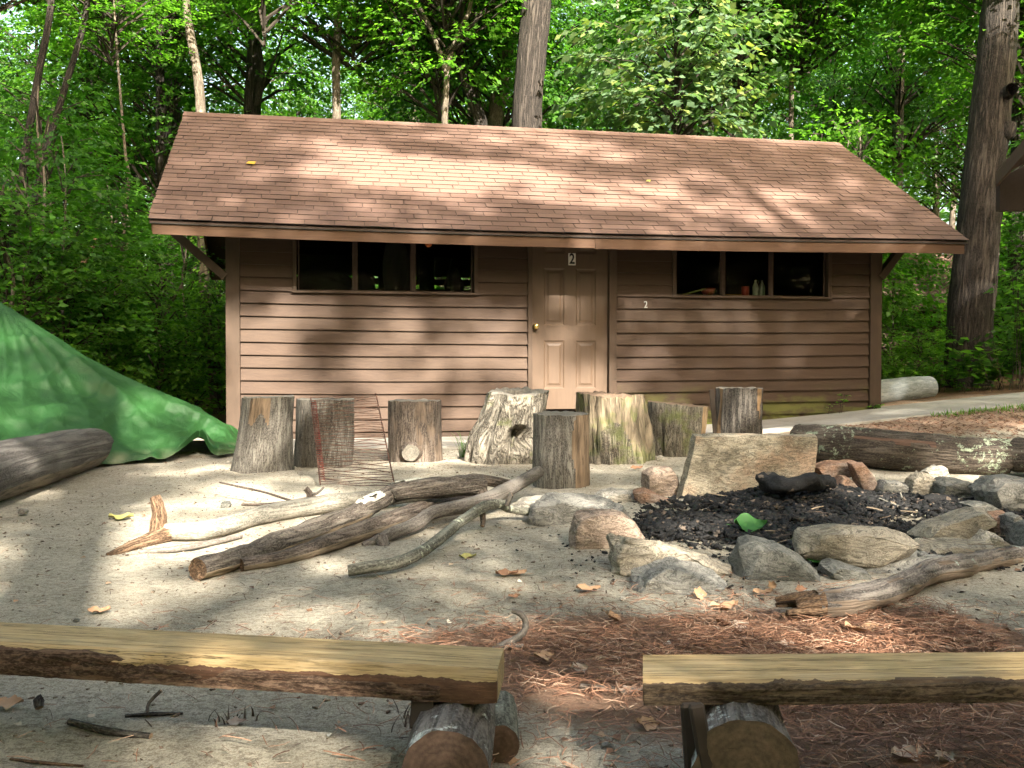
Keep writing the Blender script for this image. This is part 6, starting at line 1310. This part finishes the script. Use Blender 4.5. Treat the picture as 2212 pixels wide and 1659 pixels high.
# broad leaved plants by the oak and along the path
def leafy_plant(label, a, b, Y, h, w, nl, ls, seed, mt='leaf_b'):
    p = at(a, b, Y); p.z = H(p.x, p.y) - .01; r = np.random.default_rng(seed); ns_ = max(3, nl // 14); rt0 = np.c_[r.normal(0, w * .45, ns_), r.normal(0, w * .3, ns_), np.zeros(ns_)]; tip = rt0 + np.c_[r.normal(0, w * .25, ns_), r.normal(-.05, w * .2, ns_), h * r.uniform(.45, 1.05, ns_)]
    si = r.integers(0, ns_, nl); t = r.uniform(.35, 1.0, nl) ** .7; th = r.uniform(0, 6.283, nl); B = rt0[si] + (tip - rt0)[si] * t[:, None] + np.c_[np.cos(th), np.sin(th), np.zeros(nl)] * (.05 * r.uniform(.2, 1, nl))[:, None]
    D = np.c_[np.cos(th), np.sin(th) - .2, r.uniform(-.5, .35, nl)]; Nn = np.c_[r.normal(0, .35, nl), r.normal(-.3, .35, nl), np.ones(nl)]
    V, F = leaf_arrays(B, D, Nn, ls * r.uniform(.55, 1.2, nl), .42, .07); root = thing('leafy_plant', label, 'plant', tuple(p))
    link('foliage', mesh_np('foliage', V, F, False, {'tone': ('FLOAT', np.repeat(r.uniform(.0, 1, nl), 4))}), M[mt], root); mb = MB()
    for i in range(ns_): V_, F_ = bar(tuple(rt0[i]), tuple(tip[i]), .007, .007, Vector((.3, .9, .1))); mb.add(V_, F_)
    link('stems', mb.mesh('stems'), M['tw'], root); return root
for (lab, a, b, Y, h, w, n, ls, sd, mt) in (('broad leaved plant at the right foot of the oak by the path', 2090, 850, 14.0, .62, .55, 190, .15, 1, 'leaf'), ('leafy plant at the right edge above the path', 2180, 846, 13.8, .75, .5, 190, .15, 2, 'leaf'), ('small leafy plant between bleached log and oak', 2015, 866, 14.2, .40, .35, 130, .10, 3, 'leaf_b'),
     ('low green plants behind the bleached log', 1950, 840, 14.6, .55, .6, 300, .10, 4, 'leaf'), ('tall leafy plant leaning at the far right edge', 2225, 838, 13.6, 1.5, .45, 230, .14, 5, 'leaf_b'), ('small weed at the cabin foot left of the right corner post', 1806, 892, 12.1, .30, .08, 30, .05, 6, 'leaf_b'), ('tiny weed at the foot of the right corner post', 1886, 884, 12.3, .14, .10, 26, .05, 7, 'leaf_b')):
    leafy_plant(lab, a, b, Y, h, w, n, ls, sd, mt)
def grass_tuft(label, a, b, n, h, seed, spread=.10, mt=None, lean=0.0):
    p = site(a, b); r = np.random.default_rng(seed); V = []; F = []
    for i in range(n):
        th = r.uniform(0, 6.283); L = h * r.uniform(.5, 1.2); d = np.array([math.cos(th) + lean, math.sin(th), 0]); o_ = np.array([r.normal(0, spread * .3), r.normal(0, spread * .3), 0]); w = .0035; b_ = len(V); nx = np.array([-d[1], d[0], 0])
        for k_ in range(5): t = k_ / 4; c = o_ + d * L * (t ** 1.6) * .55 + np.array([0, 0, L * (t - .35 * t * t)]); V += [tuple(c - nx * w * (1 - t * .9)), tuple(c + nx * w * (1 - t * .9))]
        F += [(b_ + 2 * k_, b_ + 2 * k_ + 1, b_ + 2 * k_ + 3, b_ + 2 * k_ + 2) for k_ in range(4)]
    return tag(link('grass_tuft', mesh_np('grass_tuft', V, F, False, {'tone': ('FLOAT', r.uniform(0, .8, len(V)))}), mt or M['leaf'], None, p), label, 'grass')
grass_tuft('long bladed grass tuft at the left foot of the hollow stump', 1005, 988, 46, .34, 1, lean=.1)
grass_tuft('small green tuft behind the wire grate', 880, 962, 20, .16, 2)
grass_tuft('dry wiry tuft under the middle of the left bench', 505, 1555, 14, .05, 3, mt=M['litter'])
grass_tuft('dry wiry tuft under the left bench near its log', 895, 1568, 20, .09, 4, mt=M['litter'])
rg = np.random.default_rng(6); ug = rg.uniform(7.6, 11.5, 900); vg = -1.24 - np.abs(rg.normal(0, .12, 900)); xg = X0 + ug * CU - vg * SU; yg = Y0 + ug * SU + vg * CU
V, F = leaf_arrays(np.c_[xg, yg, height(xg, yg)], np.c_[rg.normal(0, .4, 900), rg.normal(0, .4, 900), np.ones(900)], np.c_[rg.normal(0, 1, 900), rg.normal(0, 1, 900), .2 * np.ones(900)], rg.uniform(.03, .09, 900), .07)
tag(link('verge_grass', mesh_np('verge_grass', V, F, False, {'tone': ('FLOAT', np.repeat(rg.uniform(.3, 1, 900), 4))}), M['leaf_b']), kind='stuff')
# ground cover and far wood
rg = np.random.default_rng(12); n = 26000; x = rg.uniform(-18, 16, n); y = rg.uniform(11.2, 30, n); u, v = w2loc(x, y); kp = ((u < -1.3) | (u > W + .9) | (v > DEPTH + .4)) & (v > 1.0 - .9 * (u < 0)) & (vnoise(np.c_[x, y], .7, 5) > .42); x, y = x[kp], y[kp]; n = len(x); th = rg.uniform(0, 6.28, n)
V, F = leaf_arrays(np.c_[x, y, height(x, y) + rg.uniform(.03, .40, n) ** 1.2], np.c_[np.cos(th), np.sin(th), rg.uniform(-.4, .3, n)], np.c_[rg.normal(0, .4, n), rg.normal(-.2, .4, n), np.ones(n)], rg.uniform(.06, .13, n), .38)
tag(link('ground_cover', mesh_np('ground_cover', V, F, False, {'tone': ('FLOAT', np.repeat(rg.uniform(0, .9, n), 4))}), M['leaf']), kind='stuff')
rg = np.random.default_rng(13); n = 9000; x = rg.uniform(-46, 46, n); y = rg.uniform(44, 62, n); z = 9.5 * rg.uniform(0, 1, n) ** 1.3; kp = vnoise(np.c_[x, y, z * 1.2], .22, 8) > .34 + .020 * z; C_ = np.c_[x, y, z][kp]
V, F, tn = sprays(rg, C_, rg.uniform(0, 6.28, len(C_)), rg.uniform(1.0, 1.9, len(C_)), 9, .42, .2, .5)
tag(link('far_wood', mesh_np('far_wood', V, F, False, {'tone': ('FLOAT', tn)}), M['leaf_d']), kind='stuff')

# other cabins
far = thing('far_cabin', 'reddish roofed low cabin half hidden by leaves between cabin and oak', 'cabin', (9.6, 24.5, .2), .35)
V = [(-4, -1.6, 1.9), (4, -1.6, 1.9), (4, 1.4, 3.5), (-4, 1.4, 3.5), (-4, 4.4, 1.9), (4, 4.4, 1.9)]
link('roof', MB().add(V + [(a_, b_, c_ - .1) for a_, b_, c_ in V], [(0, 1, 2, 3), (3, 2, 5, 4), (7, 6, 9, 8), (8, 9, 10, 11), (0, 6, 7, 1), (4, 5, 11, 10), (0, 3, 9, 6), (3, 4, 10, 9), (1, 7, 8, 2), (2, 8, 11, 5)]).mesh('roof'), M['shingle'], far)
link('wall', MB().box(-3.5, 3.5, -.9, 3.7, 0, 2.25).mesh('wall'), M['siding'], far)
O3 = at(2152, 776, 11.0); zt_ = at(2152, 374, 11.0).z; zb = at(2152, 454, 11.0).z; g3 = thing('neighbour_cabin', 'dark eave corner of another cabin entering at the right edge beyond the oak', 'cabin', (O3.x, 11.0, 0), 0)
da = (at(2212, 308, 10) - Vector((0, 0, EYE))); ye = (zt_ - EYE) / da.z; ea = Vector((0, 0, EYE)) + da * ye; dv = Vector((ea.x - O3.x, ea.y - 11.0, 0)).normalized(); rr_ = Vector((-dv.y, dv.x, 0)); rr_ = rr_ if rr_.x > 0 else -rr_
e0 = Vector((0, 0, zt_)); e1_ = e0 + dv * 4.5; up2 = rr_ * 2.6 + Vector((0, 0, 1.45)); V = [e0, e1_, e1_ + up2, e0 + up2]
link('roof', MB().add([tuple(v) for v in V] + [tuple(v - Vector((0, 0, .05))) for v in V], [(0, 1, 2, 3), (7, 6, 5, 4), (0, 4, 5, 1), (1, 5, 6, 2), (2, 6, 7, 3), (3, 7, 4, 0)]).mesh('roof'), M['under'], g3)
V, F = bar(e0 + Vector((0, 0, -.07)) - rr_ * .015, e1_ + Vector((0, 0, -.07)) - rr_ * .015, .028, .14); link('fascia', MB().add(V, F).mesh('fascia'), M['under'], g3)
q0 = Vector((.03, .03, 0)); V = [(q0.x, .03, zb), (q0.x + 3, .03, zb), (q0.x + 3, .03, zt_ + 1.5), (q0.x, .03, zt_ - .05)]
link('gable_wall', MB().add(V + [(a_, .12, c_) for a_, b_, c_ in V], [(0, 1, 2, 3), (7, 6, 5, 4), (0, 4, 5, 1), (1, 5, 6, 2), (2, 6, 7, 3), (3, 7, 4, 0)]).mesh('gable_wall'), M['inside'], g3)  # dark panel standing in for the shaded space under the eave
for q_ in (Vector((1.6, -.05, 0)), Vector((1.2, -3.6, 0))): link('post', MB().box(q_.x, q_.x + .14, q_.y, q_.y + .14, 0, zt_ + .3).mesh('post'), M['trim'], g3)

# unseen woods behind and beside the photographer, added to block low sky light
for i in range(34):
    an = math.radians(150 + 240 * (i + .5) / 34 + rt_.uniform(-3, 3)); rad = rt_.uniform(15, 21) if i % 2 else rt_.uniform(20, 27); x = rad * math.cos(an) * 1.0; yy = 5 + rad * math.sin(an)
    if abs(x) < .58 * yy + 2: continue
    root = thing('tree', 'unseen tree added around the clearing to block low sky light', 'tree', (x, yy, H(x, yy) - .05), rt_.uniform(0, 6), 'unseen trees blocking the low sky'); kd = i % 4; s_ = rt_.uniform(1.2, 1.4)
    me, e = tube_mesh('trunk', [Vector((0, 0, 7 * t)) for t in (0, .5, 1)], [.16, .13, .08], 8, .6, .05, .02, i); link('trunk', me, M['trunk_mid'], root)
    add_crown(root, kd, 3.1, (s_, s_, s_), i * 1.7); add_crown(root, (kd + 1) % 4, 6.2, (s_, s_, s_ * .8), i * 2.7)

# ------------------------------------------------------------------ unseen trees behind the photographer, crowns shaped to cast the dapples
rs_ = np.random.default_rng(33); S_ = np.array(SUN); e1 = np.array([-S_[1], S_[0], 0]); e1 /= np.linalg.norm(e1); e2 = np.cross(S_, e1); e2 *= np.sign(e2[2])
def gz_pts(L): return [(np.array(p), r) for p, r in L]
HOLES = []  # gaps and closed spots in the crowns that set sun patches and shade
def hole(p, ra, rb, k_=1.0): q = np.array(p); HOLES.append((q @ e1, q @ e2, ra * 1.3, rb * 1.3, min(1, k_ * 1.25) if k_ > 0 else k_))
for (a, b, ra, rb, k_) in ((548, 1060, .32, .22, 1), (600, 1072, .22, .12, 1), (400, 1165, .30, .12, 1), (520, 1150, .30, .13, 1), (640, 1130, .25, .10, .8), (140, 1212, .22, .12, .7), (220, 1235, .25, .09, .5), (700, 1310, .18, .05, .5), (900, 1000, .2, .1, .6), (480, 1010, .25, .1, .6), (345, 1110, .12, .2, .8), (300, 1290, .2, .05, .4)):
    hole(site(a, b), ra * 1.3, rb * 1.35, k_)
for (a, b, ra, rb, k_) in ((850, 1440, .15, .06, .9), (700, 1440, .14, .05, .5), (440, 1420, .12, .04, .4)):
    hole(at(a, b, 2.25), ra, rb, k_)
for (a, b, Y, ra, rb, k_) in ((690, 1100, 6.6, .16, .10, .7), (880, 1052, 6.8, .1, .06, .7), (430, 900, 9.6, .5, .25, .45), (300, 860, 9.5, .35, .2, .3), (1115, 900, 8.8, .22, .3, .6), (1320, 900, 9, .2, .2, .5)):
    hole(at(a, b, Y), ra, rb, k_)
hole(at(2190, 400, 11.0), .9, .8, -1); hole(at(80, 350, 14.7), 1.6, 2.4, -.95); hole(at(1145, 130, 17.5), .5, 1.6, -.85); hole(at(2100, 650, 15), .45, 3.0, -.9)
HOLES = np.array(HOLES)
RB = [(1.9, .42, 1.0, .22, .50), (3.4, .50, 1.3, .22, .62), (4.8, .34, 1.1, .16, .45), (3.6, .90, 1.5, .10, .5), (5.8, .55, .9, .20, .36), (7.0, .38, .8, .16, .32), (6.6, .18, .6, .08, .4), (1.2, .70, .7, .12, .25), (4.6, .75, .9, .12, .3)]
def cover(P):
    """how closed the canopy is where its shadow falls on the place (0 open .. 1 closed)"""
    n = len(P); c = np.full(n, 1.0)
    def hit(lam): return P - S_[None] * lam[:, None]
    pu = (P[:, 0] - X0) * CU + (P[:, 1] - Y0) * SU; pv = -(P[:, 0] - X0) * SU + (P[:, 1] - Y0) * CU; su = S_[0] * CU + S_[1] * SU; sv = -S_[0] * SU + S_[1] * CU
    tn = (ZR - ZE) / (VR - VE); lam = (P[:, 2] - ZE - (pv - VE) * tn) / (S_[2] - sv * tn); u = pu - su * lam; v = pv - sv * lam; w = (v - VE) / (VR - VE); roof_ = (w > -.05) & (w < 1.0) & (u > UL - .2) & (u < UR + .3)
    over = w >= 1.0
    lw = pv / sv; uw = pu - su * lw; zw = P[:, 2] - S_[2] * lw; wall_ = (~roof_) & (~over) & (uw > -.1) & (uw < W + .1) & (zw > 0)
    lg = P[:, 2] / S_[2]; gx_ = P[:, 0] - S_[0] * lg; gy_ = P[:, 1] - S_[1] * lg
    cr_ = np.full(n, .80)
    for (a, b, ra, rb, k_) in RB: cr_ -= k_ * np.exp(-((u - a) / ra) ** 2 - ((w - b) / rb) ** 2)
    cw = np.where(uw < 3.5, np.where(zw < .42, .05, .35 + .10 * (uw > 2.2) + .12 * (zw > 1.3) * (uw > 2)), np.where(uw < 4.6, np.where(zw < 1.0, .08, .62), .80)); cw = np.where(uw < .9, cw - .12, cw)
    cg = np.where(gy_ > 10.5, .55, 1.0); ovr = np.where(gx_ < -4.5, .88, .40); cg = np.where((gx_ < -2.6) & (gy_ > 7.8), .80, cg); cg = np.where((gx_ > 3.0) & (gy_ > 8.6), .78, cg); cg = np.where((gx_ > 3) & (gy_ < 8.6) & (gy_ > 6), .9, cg)
    c = np.where(roof_, cr_, np.where(over, ovr, np.where(wall_, cw, cg)))
    s, t = P @ e1, P @ e2; jit = (vnoise(np.c_[s, t], 3.5, 6) - .5) * 1.1
    for (a, b, ra, rb, k_) in HOLES:
        d = ((s - a) / ra) ** 2 + ((t - b) / rb) ** 2; c = np.where(d + jit < 1.15, np.minimum(c, 1 - k_) if k_ > 0 else np.maximum(c, -k_), c)
    thin = np.where(roof_ | over, 1.0, np.where(wall_, np.where(uw < 4.6, 1.0, .72), .64)); thin = np.where((~roof_) & (~over) & (~wall_) & (gy_ < 2.9), .62, thin); thin = np.where((~roof_) & (~over) & (~wall_) & (gx_ < -2.6) & (gy_ > 7.8), .6, thin); thin = np.where((~roof_) & (~over) & (~wall_) & (gy_ > 11.5), 1.0, thin)
    return c, thin
N_ = 34000
s = rs_.uniform(-11, 12, N_); 
# aim points over the clearing, the cabin and the woods' edge
ax = rs_.uniform(-10.5, 8.5, N_); ay = rs_.uniform(-3.0, 23, N_); P0 = np.c_[ax, ay, np.zeros(N_)]; yt_ = rs_.uniform(-16, -6.5, N_); lam = (ay - yt_) / (-S_[1]); P = P0 + S_[None] * lam[:, None]; P = P[(P[:, 2] > 4.0) & (P[:, 2] < 27)]
c, thin = cover(P); s, t = P @ e1, P @ e2; nn = .5 * vnoise(np.c_[s, t], 1.7, 3) + .5 * vnoise(np.c_[s, t], 4.6, 9); keep = nn < (.5 + (c - .5) * .62); keep &= ~((c > .35) & (c < .9) & (rs_.uniform(0, 1, len(P)) < .10)); keep |= (c > .93) & (nn < .74); keep &= rs_.uniform(0, 1, len(P)) < thin
P = P[keep]
base_xy = np.array([(-5.5, -9.5), (-1.2, -8.0), (2.9, -9.8), (10.2, -8.2), (13.6, -10.0), (1.2, -13.2), (4.5, -14.0), (12.8, -14.0), (-3.0, -13.8)]); own = np.argmin(((P[:, None, :2] - base_xy[None]) ** 2).sum(2), 1)
for i, (bx, by) in enumerate(base_xy):
    Q = P[own == i]
    if not len(Q): continue
    root = thing('tree', 'unseen leafy tree behind the photographer, crown shaped to shade the clearing', 'tree', (bx, by, H(bx, by) - .05), 0, 'trees behind the photographer'); o0 = np.array([bx, by, root.location.z])
    V, F, tn_ = sprays(rs_, Q - o0 - np.array([.1, .1, 0]), rs_.uniform(0, 6.283, len(Q)), rs_.uniform(.22, .38, len(Q)), 9, .135, .1, .6)
    link('crown', mesh_np('crown', V, F, False, {'tone': ('FLOAT', tn_)}), M['leaf'], root)
    me, e = tube_mesh('trunk', [Vector((0, 0, 0)), Vector((.1, .1, 7)), Vector((0, .2, 14)), Vector((.1, 0, 21))], [.28, .22, .16, .06], 14, .3, .05, .02, i); link('trunk', me, M['trunk_mid'], root)
    C_ = [tuple(q) for q in (Q - o0)[rs_.integers(0, len(Q), 26)]]; link('limbs', limbs_mesh('limbs', i, C_, 3.0, 26, .035, 'tw'), None, root)
